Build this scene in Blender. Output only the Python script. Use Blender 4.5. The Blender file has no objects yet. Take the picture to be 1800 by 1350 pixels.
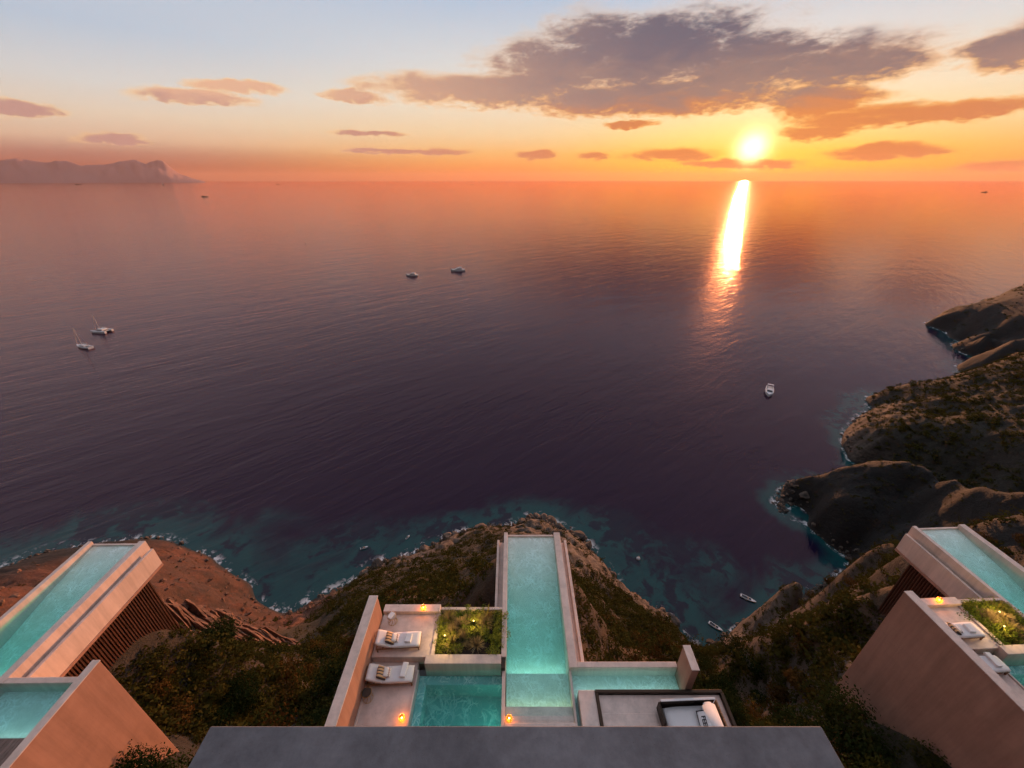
import bpy, bmesh, math, random
import numpy as np
from mathutils import Vector, Matrix, Euler

sc = bpy.context.scene
COL = sc.collection
R = math.radians
random.seed(7)
RNG = np.random.default_rng(11)

# ------------------------------------------------------------------ camera
H = 100.0                                   # eye height above the sea, metres
cd = bpy.data.cameras.new('camera')
cam = bpy.data.objects.new('camera', cd); COL.objects.link(cam)
cam.location = (0, 0, H)
cam.rotation_euler = (R(90 - 27.593), 0, 0)
cd.sensor_width = 36.0
cd.lens = 36.0 * 685.0 / 1800.0
cd.clip_start = 0.1
cd.clip_end = 300000.0
sc.camera = cam

# ------------------------------------------------------------------ node helper
class NB:
    def __init__(s, nt):
        s.nt = nt; s.N = nt.nodes; s.L = nt.links
    def put(s, sock, v):
        if v is None: return
        if isinstance(v, bpy.types.NodeSocket): s.L.new(v, sock)
        elif isinstance(v, (tuple, list)):
            n = len(sock.default_value)
            v = tuple(v)
            if len(v) < n: v = v + (1.0,) * (n - len(v))
            sock.default_value = v[:n]
        else: sock.default_value = v
    def n(s, typ, ins=None, **props):
        nd = s.N.new(typ)
        for k, v in props.items(): setattr(nd, k, v)
        for k, v in (ins or {}).items(): s.put(nd.inputs[k], v)
        return nd
    def m(s, op, a, b=None, c=None, clamp=False):
        nd = s.N.new('ShaderNodeMath'); nd.operation = op; nd.use_clamp = clamp
        s.put(nd.inputs[0], a); s.put(nd.inputs[1], b); s.put(nd.inputs[2], c)
        return nd.outputs[0]
    def vm(s, op, a, b=None, scale=None):
        nd = s.N.new('ShaderNodeVectorMath'); nd.operation = op
        s.put(nd.inputs[0], a); s.put(nd.inputs[1], b)
        if scale is not None: s.put(nd.inputs['Scale'], scale)
        return nd.outputs['Value'] if op in ('DOT_PRODUCT', 'LENGTH', 'DISTANCE') else nd.outputs['Vector']
    def ss(s, x, lo, hi, a=0.0, b=1.0):
        nd = s.N.new('ShaderNodeMapRange'); nd.interpolation_type = 'SMOOTHSTEP'
        s.put(nd.inputs[0], x); s.put(nd.inputs[1], lo); s.put(nd.inputs[2], hi); s.put(nd.inputs[3], a); s.put(nd.inputs[4], b)
        return nd.outputs[0]
    def mix(s, f, a, b, bt='MIX'):
        nd = s.N.new('ShaderNodeMix'); nd.data_type = 'RGBA'; nd.blend_type = bt
        s.put(nd.inputs[0], f); s.put(nd.inputs[6], a); s.put(nd.inputs[7], b)
        return nd.outputs[2]
    def ramp(s, f, stops, interp='LINEAR'):
        nd = s.N.new('ShaderNodeValToRGB'); cr = nd.color_ramp; cr.interpolation = interp
        while len(cr.elements) < len(stops): cr.elements.new(0.5)
        for e, (p, c) in zip(cr.elements, stops):
            e.position = p; e.color = (c[0], c[1], c[2], 1)
        s.put(nd.inputs[0], f); return nd.outputs[0]
    def noise(s, vec, scale, detail=4, rough=0.55, dist=0.0, out=0):
        nd = s.n('ShaderNodeTexNoise', {'Vector': vec, 'Scale': scale, 'Detail': detail, 'Roughness': rough, 'Distortion': dist})
        return nd.outputs[out]
    def comb(s, x, y, z):
        return s.n('ShaderNodeCombineXYZ', {0: x, 1: y, 2: z}).outputs[0]
    def sep(s, v):
        nd = s.n('ShaderNodeSeparateXYZ', {0: v}); return nd.outputs[0], nd.outputs[1], nd.outputs[2]
    def map(s, v, loc=(0, 0, 0), rot=(0, 0, 0), scale=(1, 1, 1)):
        return s.n('ShaderNodeMapping', {'Vector': v, 'Location': loc, 'Rotation': rot, 'Scale': scale}).outputs[0]

def lin(r, g, b):
    f = lambda c: ((c / 255 + 0.055) / 1.055) ** 2.4 if c > 10 else c / 255 / 12.92
    return (f(r), f(g), f(b))

# ------------------------------------------------------------------ world: evening sky
SUN_AZ, SUN_EL = 27.86, 3.1                 # right of straight out to sea, above the horizon
world = bpy.data.worlds.new('World'); sc.world = world; world.use_nodes = True
nt = world.node_tree; nt.nodes.clear(); b = NB(nt)
dirv = b.vm('NORMALIZE', b.n('ShaderNodeTexCoord').outputs['Generated'])
dx, dy, dz = b.sep(dirv)
A = b.m('MULTIPLY', b.m('ARCTAN2', dx, dy), 57.29578)
E = b.m('MULTIPLY', b.m('ARCSINE', dz), 57.29578)
dA = b.m('ABSOLUTE', b.m('SUBTRACT', A, SUN_AZ))
Ef = b.m('DIVIDE', E, 60.0, clamp=True)
def st(*L): return [(e / 60.0, c) for e, c in L]
ZEN = [(27, (.60, .63, .73)), (60, (.62, .64, .75))]
r_sun = b.ramp(Ef, st((0, (1.15, .58, .0)), (1.2, (1.2, .66, .01)), (2.8, (1.12, .70, .08)), (4.6, (1.02, .80, .28)), (7.5, lin(252, 236, 198)), (12, lin(224, 225, 224)), (17, lin(190, 208, 228)), *ZEN))
r_mid = b.ramp(Ef, st((0, (.95, .26, .045)), (1.2, (.98, .36, .07)), (3, (.98, .56, .19)), (5, lin(249, 220, 172)), (8, lin(246, 233, 208)), (12, lin(224, 226, 224)), (17, lin(184, 204, 226)), *ZEN))
r_far = b.ramp(Ef, st((0, lin(142, 84, 82)), (1.2, lin(152, 95, 90)), (2.3, lin(184, 136, 122)), (3.6, lin(230, 196, 168)), (5.5, lin(236, 216, 192)), (8, lin(222, 220, 216)), (12, lin(190, 205, 222)), *ZEN))
sky = b.mix(b.ss(dA, 28, 74), b.mix(b.ss(dA, 3, 30), r_sun, r_mid), r_far)
# glow and disc of the sun
sd = Vector((math.sin(R(SUN_AZ)) * math.cos(R(SUN_EL)), math.cos(R(SUN_AZ)) * math.cos(R(SUN_EL)), math.sin(R(SUN_EL))))
ang = b.m('MULTIPLY', b.m('ARCCOSINE', b.m('MINIMUM', b.vm('DOT_PRODUCT', dirv, tuple(sd)), 0.999999)), 57.29578)
halo = b.m('POWER', 2.718, b.m('DIVIDE', ang, -5.0))
sky = b.mix(1.0, sky, b.vm('SCALE', (1.0, 0.68, 0.10), scale=b.m('MULTIPLY', halo, 0.34)), 'ADD')
core = b.m('POWER', 2.718, b.m('MULTIPLY', b.m('POWER', b.m('DIVIDE', ang, 1.4), 2.0), -1.0))
sky = b.mix(1.0, sky, b.vm('SCALE', (1.0, 0.92, 0.62), scale=b.m('MULTIPLY', core, 2.4)), 'ADD')
sky = b.vm('SCALE', sky, scale=b.ss(dA, 65, 150, 1.0, .30))
# clouds: drifting banks (azimuth, elevation, half width, half height; degrees)
BANKS = [(14.7, 12.26, 15.6, 3.91), (6.6, 11.35, 10.4, 3.02), (-3.4, 9.4, 14.1, 1.7), (16.6, 8.34, 17.1, 1.68), (24.7, 10.86, 8.7, 3.3),
         (33.7, 9.96, 7.8, 2.2), (33.3, 7.15, 5.3, 1.6), (36.0, 5.56, 5.5, 1.1), (33.6, 4.62, 3.4, 0.8), (42.1, 5.52, 5.7, 0.7),
         (45.8, 9.75, 4.3, 1.8), (-34.1, 7.3, 5.3, 0.7), (-29.6, 8.5, 4.2, 0.6), (-46.6, 5.39, 3.0, 0.6), (-40.9, 3.56, 2.6, 0.42), (19.4, 2.71, 5.8, 0.75),
         (2.9, 2.87, 2.7, 0.5), (11.1, 2.76, 2.1, 0.49), (27.6, 1.7, 6.3, 0.45), (39.7, 2.41, 4.2, 0.7), (48.0, 1.0, 3.3, 0.6),
         (-12.7, 3.05, 8.2, 0.36), (13.7, 5.83, 3.0, 0.36), (-17.1, 5.07, 3.9, 0.3), (-18.6, 8.3, 3.6, 0.6),
         (70, 9, 12, 2.4), (95, 14, 16, 3), (-75, 12, 12, 2), (-110, 9, 20, 2.5), (140, 12, 18, 3), (-150, 16, 20, 3.5)]
best = None; shade = None
fine = b.noise(b.comb(b.m('MULTIPLY', A, .9), b.m('MULTIPLY', E, 2.4), 5.0), 1.0, 6, .6, .3)
warp = b.noise(b.comb(b.m('MULTIPLY', A, .10), b.m('MULTIPLY', E, .30), 3.0), 1.0, 5, .6, 0.0, out=1)
wx, wy, wz = b.sep(warp)
Aw = b.m('ADD', A, b.m('MULTIPLY', b.m('SUBTRACT', wx, .5), 7.0))
Ew = b.m('ADD', E, b.m('MULTIPLY', b.m('SUBTRACT', wy, .5), 1.7))
Ew = b.m('ADD', Ew, b.m('MULTIPLY', b.m('SUBTRACT', fine, .5), 0.9))
Aw = b.m('ADD', Aw, b.m('MULTIPLY', b.m('SUBTRACT', wz, .5), 5.0))
for (a0, e0, ra, re) in BANKS:
    ex = b.m('DIVIDE', b.m('SUBTRACT', Aw, a0), ra)
    ey = b.m('DIVIDE', b.m('SUBTRACT', Ew, e0), re)
    q = b.m('SUBTRACT', 1.0, b.m('MULTIPLY_ADD', ex, ex, b.m('MULTIPLY', ey, ey)))
    best = q if best is None else b.m('MAXIMUM', best, q)
best = b.m('MAXIMUM', best, -2.0)
fb = b.noise(b.comb(b.m('MULTIPLY', A, .16), b.m('MULTIPLY', E, .5), 1.0), 1.0, 7, .58, .5)
dens = b.m('ADD', b.m('MULTIPLY', best, 1.15), b.m('MULTIPLY', b.m('SUBTRACT', b.m('MULTIPLY_ADD', fine, .25, b.m('MULTIPLY', fb, .75)), .43), 3.2))
alpha = b.ss(dens, -0.35, 0.8)
thick = b.ss(b.m('ADD', dens, b.m('MULTIPLY', b.m('SUBTRACT', fine, .5), .9)), 0.0, 1.05)
nearsun = b.ss(dA, 60, 6)
edge_c = b.mix(nearsun, lin(255, 212, 158), b.mix(b.ss(E, 8.0, 12.5), lin(255, 178, 82), lin(222, 206, 194)))
core_hi = b.mix(nearsun, lin(238, 188, 156), b.mix(b.ss(b.m('ADD', E, b.m('MULTIPLY', b.m('SUBTRACT', fb, .5), 9.0)), 8.5, 13.5), lin(132, 116, 118), lin(78, 92, 116)))
core_lo = b.mix(nearsun, lin(200, 156, 146), lin(212, 126, 72))
core_c = b.mix(b.ss(b.m('ADD', E, b.m('MULTIPLY', b.m('SUBTRACT', fb, .5), 5.0)), 6.2, 8.8), core_lo, core_hi)
cl_c = b.mix(thick, edge_c, core_c)
sky = b.mix(b.m('MULTIPLY', alpha, b.ss(core, .02, 0.5, .97, .25)), sky, cl_c)
# physical sky underneath, a faint share of the light
nish = b.n('ShaderNodeTexSky', sky_type='NISHITA')
nish.sun_disc = False; nish.sun_elevation = R(SUN_EL); nish.sun_rotation = R(SUN_AZ); nish.altitude = 100; nish.dust_density = 3.0
bg1 = b.n('ShaderNodeBackground', {'Color': sky, 'Strength': 0.64})
bg2 = b.n('ShaderNodeBackground', {'Color': nish.outputs[0], 'Strength': 0.002})
add = b.n('ShaderNodeAddShader', {0: bg1.outputs[0], 1: bg2.outputs[0]})
wo = b.n('ShaderNodeOutputWorld'); nt.links.new(add.outputs[0], wo.inputs['Surface'])
world.cycles.sampling_method = 'MANUAL'; world.cycles.sample_map_resolution = 512

# ------------------------------------------------------------------ sun lamp
sl = bpy.data.lights.new('sun', 'SUN'); sl.energy = 4.4; sl.angle = R(0.6); sl.color = (1.0, 0.40, 0.16)
sun = bpy.data.objects.new('sun', sl); COL.objects.link(sun)
sun.rotation_euler = (-sd).to_track_quat('-Z', 'Y').to_euler()
sun.location = (60, 120, 160)

# ------------------------------------------------------------------ exposure and render set-up
vs = sc.view_settings
vs.view_transform = 'Standard'; vs.look = 'None'; vs.exposure = 0.55; vs.gamma = 1.0; vs.use_curve_mapping = False
sc.render.engine = 'CYCLES'
sc.cycles.use_denoising = True
try: sc.cycles.denoiser = 'OPENIMAGEDENOISE'
except Exception: pass
sc.cycles.use_adaptive_sampling = True; sc.cycles.adaptive_threshold = 0.03; sc.cycles.adaptive_min_samples = 12
sc.cycles.max_bounces = 5; sc.cycles.diffuse_bounces = 2; sc.cycles.glossy_bounces = 3
sc.cycles.transmission_bounces = 4; sc.cycles.transparent_max_bounces = 12; sc.cycles.volume_bounces = 1
sc.cycles.caustics_reflective = False; sc.cycles.caustics_refractive = False
sc.cycles.sample_clamp_indirect = 4.0

# ------------------------------------------------------------------ object helpers
def link(o, parent=None):
    COL.objects.link(o)
    if parent is not None: o.parent = parent
    return o
def tag(o, label=None, cat=None, group=None, kind=None):
    if label: o['label'] = label
    if cat: o['category'] = cat
    if group: o['group'] = group
    if kind: o['kind'] = kind
    return o
def obj(name, me, mat=None, parent=None):
    o = bpy.data.objects.new(name, me)
    if mat is not None and len(me.materials) == 0: me.materials.append(mat)
    return link(o, parent)
def empty(name, loc, rz=0.0, parent=None):
    o = bpy.data.objects.new(name, None); o.empty_display_size = 0.3
    o.location = loc; o.rotation_euler = (0, 0, rz)
    return link(o, parent)
def copy_tree(o, parent=None):
    c = o.copy(); COL.objects.link(c); c.parent = parent
    for ch in list(o.children): copy_tree(ch, c)
    return c
def mesh_np(name, verts, faces, smooth=False):
    me = bpy.data.meshes.new(name)
    verts = np.asarray(verts, dtype=np.float32); faces = np.asarray(faces, dtype=np.int32)
    k = faces.shape[1]
    me.vertices.add(len(verts)); me.vertices.foreach_set('co', verts.ravel())
    me.loops.add(faces.size); me.loops.foreach_set('vertex_index', faces.ravel())
    me.polygons.add(len(faces)); me.polygons.foreach_set('loop_start', np.arange(len(faces), dtype=np.int32) * k)
    me.polygons.foreach_set('use_smooth', np.full(len(faces), smooth))
    me.update(calc_edges=True); return me
def bm_mesh(name, bm, smooth=False):
    me = bpy.data.meshes.new(name); bm.normal_update(); bm.to_mesh(me); bm.free()
    if smooth: me.polygons.foreach_set('use_smooth', np.ones(len(me.polygons), dtype=bool))
    return me
def bbox(bm, x0, x1, y0, y1, z0, z1, bev=0.0, seg=1, M=None):
    r = bmesh.ops.create_cube(bm, size=1.0)
    vs_ = r['verts']
    for v in vs_:
        v.co = Vector(((x0 + x1) / 2 + v.co.x * (x1 - x0), (y0 + y1) / 2 + v.co.y * (y1 - y0), (z0 + z1) / 2 + v.co.z * (z1 - z0)))
    if bev > 0:
        es = list({e for v in vs_ for e in v.link_edges})
        rr = bmesh.ops.bevel(bm, geom=es, offset=bev, segments=seg, affect='EDGES', profile=0.5)
        vs_ = list({v for f in rr['faces'] for v in f.verts} | {v for v in vs_ if v.is_valid})
    if M is not None:
        bmesh.ops.transform(bm, matrix=M, verts=vs_)
    return vs_
def tube(bm, p, q, r0, r1=None, n=6):
    p = Vector(p); q = Vector(q); r1 = r0 if r1 is None else r1
    d = (q - p); L = d.length
    M = Matrix.Translation((p + q) / 2) @ d.to_track_quat('Z', 'Y').to_matrix().to_4x4()
    bmesh.ops.create_cone(bm, cap_ends=True, segments=n, radius1=r0, radius2=r1, depth=L, matrix=M)
def ball(bm, c, r, u=10, v=7, s=(1, 1, 1)):
    M = Matrix.Translation(c) @ Matrix.Diagonal((s[0], s[1], s[2], 1))
    bmesh.ops.create_uvsphere(bm, u_segments=u, v_segments=v, radius=r, matrix=M)

# value-noise tools for the land
_P = RNG.integers(0, 256, 512)
_T = RNG.random(256)
def vnoise(x, y):
    xi = np.floor(x).astype(np.int64); yi = np.floor(y).astype(np.int64)
    fx = x - xi; fy = y - yi
    u = fx * fx * fx * (fx * (fx * 6 - 15) + 10); v = fy * fy * fy * (fy * (fy * 6 - 15) + 10)
    h = lambda i, j: _T[_P[(_P[i & 255] + j) & 511 & 255]]
    a = h(xi, yi); c = h(xi + 1, yi); d = h(xi, yi + 1); e = h(xi + 1, yi + 1)
    return (a * (1 - u) + c * u) * (1 - v) + (d * (1 - u) + e * u) * v
def fbm(x, y, oct=4, rough=0.5):
    s = 0; amp = 1; tot = 0
    for i in range(oct):
        s = s + amp * vnoise(x * 2 ** i + 17.3 * i, y * 2 ** i - 9.1 * i); tot += amp; amp *= rough
    return s / tot
def sstep(x, lo, hi):
    t = np.clip((x - lo) / (hi - lo), 0, 1); return t * t * (3 - 2 * t)
# ------------------------------------------------------------------ the land: survey points (x, y, z) joined by a smooth surface
SURVEY = np.array([[float(c) for c in q.split()] for q in (
'-154.1 71.8 0;-147.2 74.1 0;-145.7 76.0 0;-142.8 80.9 0;-136.0 82.5 0;-126.9 83.6 0;-119.8 84.9 0;-112.1 85.9 0;-105.2 84.4 0;-98.6 82.1 0;-86.1 76.9 0;-80.1 73.6 0;-73.1 70.6 0;-69.3 66.2 0;-64.1 63.6 0;-59.5 62.2 0;-55.7 63.1 0;-53.1 66.7 0;-46.9 68.2 0;-43.4 71.1 0;-41.3 75.8 0;-37.9 77.5 0;-31.2 79.5 0;-27.6 80.3 0;-26.6 83.2 0;-21.1 85.1 0;-18.3 87.7 0;-12.4 88.9 0;-5.9 89.5 0;-0.9 90.7 0;1.9 91.9 0;5.3 94.6 0;9.4 95.3 0;11.5 93.3 0;16.2 89.8 0;21.3 87.1 0;24.1 81.9 0;25.8 77.1 0;28.5 73.8 0;29.6 68.0 0;31.5 66.6 0;37.4 63.2 0;40.9 60.6 0;41.9 56.3 0;42.2 54.2 0;43.9 53.2 0;46.6 54.1 0;54.2 56.9 0;60.1 59.4 0;64.0 60.9 0;100.4 80.9 0;98.1 83.6 0;97.6 88.2 0;96.6 92.1 0;94.9 95.6 0;91.3 97.8 0;92.5 101.8 0;96.9 106.0 0;140.7 120.1 0;139.1 122.9 0;138.6 129.0 0;141.0 135.7 0;147.2 142.8 0;156.7 150.6 0;178.0 164.7 0;333.5 296.6 0;323.7 284.5 0;323.7 274.4 0;315.5 254.8 0;305.1 234.6 0;295.1 216.1 0;-68.4 78.1 -3.5;-91.2 86.7 -4;-53.6 83.2 -5;-60.7 69.6 -3;-71.8 74.7 -4;-119.0 97.9 -6;-156.3 95.1 -7;-169.0 89.2 -7;-48.9 94.7 -8;-82.1 96.5 -4.5;-25.1 104.3 -10;8.7 111.4 -10;30.4 92.1 -5;39.9 79.2 -5;44.2 67.7 -4;53.8 64.5 -4;63.0 76.9 -4.5;45.4 59.4 -3;74.8 73.6 -5;94.2 82.0 -6;86.1 94.7 -8;97.6 95.4 -6;93.0 111.8 -6;100.5 135.7 -12;133.6 141.1 -10;194.4 193.0 -10;286.7 259.1 -10;292.5 230.8 -6;340.4 310.0 -6;311.0 266.1 -4;-48.3 126.9 -14;-144.8 126.9 -14;48.3 126.9 -14;-300.0 100.0 -15;-200.0 60.0 -8;-400.0 300.0 -30;0.0 300.0 -30;300.0 500.0 -30;600.0 600.0 -30;150.0 250.0 -20;-200.0 200.0 -25;-180.0 20.0 0;-200.0 -40.0 10;-9.7 20.9 68;-4.7 20.3 69;-2.2 24.6 64;-15.7 38.5 45;-7.6 42.7 42;-4.0 53.2 32;-14.9 62.6 20;-9.6 77.0 10;-22.7 64.9 14;-28.5 61.1 16;-29.2 48.2 26;-29.2 40.1 33;-34.8 41.7 26;-21.1 27.3 48;-16.9 19.5 58;-13.8 14.0 66;-13.9 12.0 69;-1.0 17.6 77;3.5 17.6 77;1.0 28.0 66.5;1.0 40.0 52;1.0 60.0 30;1.0 78.0 9;14.7 70.0 16;13.4 48.1 33;18.0 48.2 26;9.3 27.2 54;18.0 38.6 34;8.6 16.6 68;16.9 22.8 56;28.5 46.2 20;4.9 15.2 71;36.1 56.2 6;37.0 50.6 8;39.6 44.0 12;25.0 25.1 44;19.1 15.3 62;41.5 40.5 20;52.8 47.9 14;54.4 44.4 24;39.8 31.7 38;50.1 38.0 38;35.0 24.6 53;24.4 16.4 62;45.6 33.6 52;39.9 28.7 62;34.8 23.6 62;23.5 15.1 69;25.4 17.7 76;19.8 11.9 74;19.5 9.0 76;20.1 7.4 77;18.9 10.9 70;17.0 8.4 74;14.8 10.9 70;63.8 58.0 8;70.5 64.1 -1;64.1 56.4 14;70.9 62.4 -1;61.2 51.6 26;68.1 57.4 -1;56.3 45.1 40;63.3 50.8 -1;53.8 42.3 46;60.9 47.8 -1;55.1 41.5 50;67.9 51.1 10;102.0 106.6 4;107.6 112.4 -4;111.3 104.2 10;120.1 112.4 -2;120.0 102.7 14;129.1 110.5 -2;123.4 97.4 18;134.4 106.0 6;124.1 90.3 22;135.5 98.5 6;122.3 82.9 26;133.9 90.7 6;117.5 75.2 30;129.3 82.8 6;117.1 67.1 36;129.2 74.1 6;100.7 92.9 7;103.3 85.0 8;104.9 76.7 8;114.7 80.1 11;120.6 88.3 14;109.5 65.0 22;93.0 48.3 36;103.6 78.5 3;114.6 72.0 26;109.8 60.3 33;113.6 91.7 13;188.2 170.7 6;200.1 181.4 -3;196.9 170.5 9;209.0 180.9 -3;214.9 170.8 12;227.4 180.8 -3;225.9 171.7 15;238.7 181.4 -3;239.0 174.5 18;252.0 183.9 -3;244.2 170.0 24;257.4 179.2 -3;143.6 130.4 7;160.2 140.1 9;144.8 121.5 8;174.4 146.1 11;185.6 128.0 22;162.2 100.1 22;160.9 105.2 18;199.3 133.3 24;154.4 101.1 8;148.8 116.7 9;174.1 133.9 13;155.0 92.3 16;139.0 123.7 5;327.3 289.9 5;345.3 305.8 -5;341.4 297.8 8;359.5 313.5 -5;373.6 305.8 13;392.1 321.0 -5;400.6 315.0 17;419.4 329.8 -5;416.9 317.3 22;436.0 331.8 -5;302.0 232.5 13;283.9 204.7 20;326.5 242.2 21;327.6 269.5 10;328.0 280.1 6;307.0 239.5 8;316.7 259.2 3;560.0 470.0 -10;640.0 420.0 -4;640.0 330.0 25;560.0 260.0 35;400.0 180.0 40;300.0 120.0 42;200.0 60.0 55;150.0 20.0 70;340.0 170.0 34;700.0 520.0 -15;760.0 600.0 -18;600.0 380.0 4;-99.1 47.5 28;-71.3 32.5 45;-96.3 50.0 26;-114.1 64.8 13;-128.8 67.7 8;-104.6 67.3 14;-85.4 50.3 30;-92.2 71.2 9;-81.3 66.6 9;-66.5 50.0 26;-69.6 60.0 9;-60.7 48.4 20;-61.7 54.5 10;-48.0 35.4 43;-53.6 45.6 22;-47.2 42.3 24;-53.2 51.4 11;-39.3 30.4 42;-34.5 29.0 42;-35.0 35.7 32;-51.7 52.3 9;-48.7 55.0 8;-32.5 19.8 64;-30.2 19.0 62;-28.1 18.6 60;-22.5 16.4 62;-21.3 12.2 69;-18.5 10.1 73;-17.7 8.0 75;-17.9 10.1 71;-23.1 19.5 56;-21.2 21.4 54;-17.4 12.0 68;-81.2 58.8 22;-90.0 30.0 52;-60.0 10.0 74;-90.0 -20.0 72;-130.0 30.0 35;-120.0 0.0 50;-31.9 3.0 77.5;-18.4 3.0 77;-25.4 8.0 77.2;-31.9 10.0 75.6;-18.4 9.0 75.4;-25.4 15.0 76.6;-25.4 -8.0 79;-6.5 3.0 77.5;7.0 3.0 77;0.0 8.0 77.2;-6.5 10.0 75.6;7.0 9.0 75.4;0.0 15.0 76.6;0.0 -8.0 79;20.5 3.0 77.5;34.0 3.0 77;27.0 8.0 77.2;20.5 10.0 75.6;34.0 9.0 75.4;27.0 15.0 76.6;27.0 -8.0 79;-12.5 4.0 73;13.5 4.0 73;0.0 -25.0 83;-40.0 -25.0 83;40.0 -25.0 84;0.0 -60.0 92;-80.0 -60.0 90;90.0 -60.0 92;60.0 0.0 79;45.0 10.0 74;90.0 0.0 76;150.0 -40.0 85;200.0 -40.0 80;-19.5 12.0 70.5;-20.5 18.0 64;-24.0 20.0 66;-22.0 11.5 76.2;-22.0 14.0 76.2;-22.0 16.6 76.2;-1.2 11.5 76.2;-1.2 14.0 76.2;-1.2 16.6 76.2;3.6 11.5 76.2;3.6 14.0 76.2;3.6 16.6 76.2;25.7 11.5 76.2;25.7 14.0 76.2;25.7 16.6 76.2;22.5 11.5 74.5;22.5 14.0 74.5;22.5 16.6 74.5').split(';')])
_C2 = 9.0
def _k(x, y): return -np.sqrt((x[:, None] - SURVEY[None, :, 0]) ** 2 + (y[:, None] - SURVEY[None, :, 1]) ** 2 + _C2)
_n = len(SURVEY)
_M = np.zeros((_n + 3, _n + 3)); _M[:_n, :_n] = _k(SURVEY[:, 0], SURVEY[:, 1]) + np.eye(_n) * 0.35
_M[:_n, _n] = 1; _M[:_n, _n + 1] = SURVEY[:, 0] / 100; _M[:_n, _n + 2] = SURVEY[:, 1] / 100; _M[_n:, :_n] = _M[:_n, _n:].T
_W = np.linalg.solve(_M, np.concatenate([SURVEY[:, 2], np.zeros(3)]))
VILLA_AT = {'left': (-25.4, -0.68, 0.6), 'centre': (0.0, 0.0, 0.0), 'right': (27.0, 0.55, 2.5)}    # x, y, turn in degrees
def smooth_height(x, y):
    out = np.empty(len(x))
    for i in range(0, len(x), 20000):
        s = slice(i, i + 20000)
        out[s] = _k(x[s], y[s]) @ _W[:_n] + _W[_n] + _W[_n + 1] * x[s] / 100 + _W[_n + 2] * y[s] / 100
    return out
# ground types: soil, scrub, rock ... at places on the land  (x, y, type)
KINDS_C = {'red': (.36, .125, .062), 'dark': (.036, .033, .031), 'scrub': (.034, .031, .013), 'brown': (.15, .078, .027), 'pale': (.24, .175, .13)}
KINDS_D = {'red': .12, 'dark': .04, 'scrub': 1.0, 'brown': .38, 'pale': .25}
ZONES = [(-92.6, 71.5, 'red'), (-82.2, 67.6, 'red'), (-69.5, 52.5, 'red'), (-70.9, 61.5, 'red'), (-62.5, 55.5, 'red'), (-56.7, 55.4, 'red'), (-60.7, 48.4, 'red'), (-48.8, 44.5, 'red'), (-79.7, 41.3, 'red'), (-78.0, 38.0, 'red'), (-86.7, 63.9, 'red'), (-54.8, 60.1, 'red'), (-52.2, 46.1, 'red'), (-59.4, 62.4, 'red'), (-63.5, 49.0, 'red'), (-127.1, 73.3, 'dark'), (-131.1, 71.2, 'dark'), (-124.2, 77.6, 'dark'), (103.1, 96.0, 'dark'), (116.0, 93.0, 'dark'), (116.8, 83.9, 'dark'), (114.6, 72.1, 'dark'), (41.8, 22.6, 'dark'), (101.5, 99.9, 'dark'), (110.8, 97.1, 'dark'), (99.1, 101.5, 'dark'), (325.6, 266.9, 'dark'), (328.0, 246.2, 'dark'), (312.3, 235.8, 'dark'), (327.9, 283.9, 'dark'), (301.7, 226.1, 'dark'), (201.4, 152.3, 'scrub'), (187.0, 159.1, 'scrub'), (221.8, 155.9, 'scrub'), (214.8, 157.0, 'scrub'), (149.9, 129.0, 'scrub'), (174.0, 133.8, 'scrub'), (161.3, 104.2, 'scrub'), (192.6, 143.4, 'scrub'), (151.3, 115.4, 'scrub'), (202.9, 138.4, 'scrub'), (-22.8, 50.4, 'scrub'), (-5.1, 29.0, 'scrub'), (-27.9, 38.2, 'scrub'), (-24.1, 27.4, 'scrub'), (-12.5, 57.7, 'scrub'), (-36.6, 68.1, 'scrub'), (-28.1, 42.0, 'scrub'), (-18.7, 15.1, 'scrub'), (-19.3, 12.6, 'scrub'), (-15.8, 15.3, 'scrub'), (-21.2, 12.9, 'scrub'), (-18.0, 10.4, 'scrub'), (-8.7, 69.3, 'scrub'), (26.8, 45.2, 'scrub'), (31.5, 44.0, 'scrub'), (19.8, 11.3, 'scrub'), (19.2, 9.2, 'scrub'), (19.1, 11.7, 'scrub'), (5.9, 17.7, 'brown'), (6.0, 15.9, 'brown'), (8.4, 17.3, 'brown'), (-1.5, 16.3, 'brown'), (-8.4, 26.3, 'brown'), (12.6, 21.1, 'brown'), (22.1, 17.7, 'brown'), (20.5, 17.4, 'brown'), (44.5, 32.5, 'brown'), (18.6, 17.8, 'brown'), (24.4, 18.6, 'brown'), (21.7, 20.0, 'brown'), (53.1, 37.5, 'brown'), (18.1, 15.4, 'brown'), (4.8, 17.2, 'brown'), (-13.8, 33.1, 'brown'), (-19.9, 14.9, 'brown'), (-31.6, 36.8, 'brown'), (19.6, 15.1, 'brown'), (4.4, 14.7, 'brown'), (6.8, 15.3, 'brown'), (14.2, 59.7, 'pale'), (16.5, 57.2, 'pale'), (19.8, 54.3, 'pale'), (29.1, 72.7, 'pale'), (17.2, 82.5, 'pale'), (25.0, 73.6, 'pale'), (-20.6, 81.5, 'pale'), (-31.5, 71.9, 'pale'), (-24.1, 81.5, 'pale'), (26.7, 57.2, 'pale'), (20.7, 14.7, 'pale'), (20.8, 15.4, 'pale'), (-13.6, 16.5, 'pale'), (7.5, 92.8, 'pale'), (11.0, 90.0, 'pale'), (-53.7, 64.7, 'pale'), (45.7, 53.3, 'pale'), (140.9, 130.6, 'pale'), (144.5, 138.0, 'pale'), (176.6, 159.2, 'pale'), (-43.0, 75.5, 'pale'), (0, 0, 'scrub'), (-25, 5, 'scrub'), (27, 5, 'scrub'), (-90, -20, 'scrub'), (90, -20, 'scrub'), (-60, 30, 'brown'), (200, 60, 'brown'), (500, 260, 'scrub'), (-90, 45, 'red')]
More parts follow.
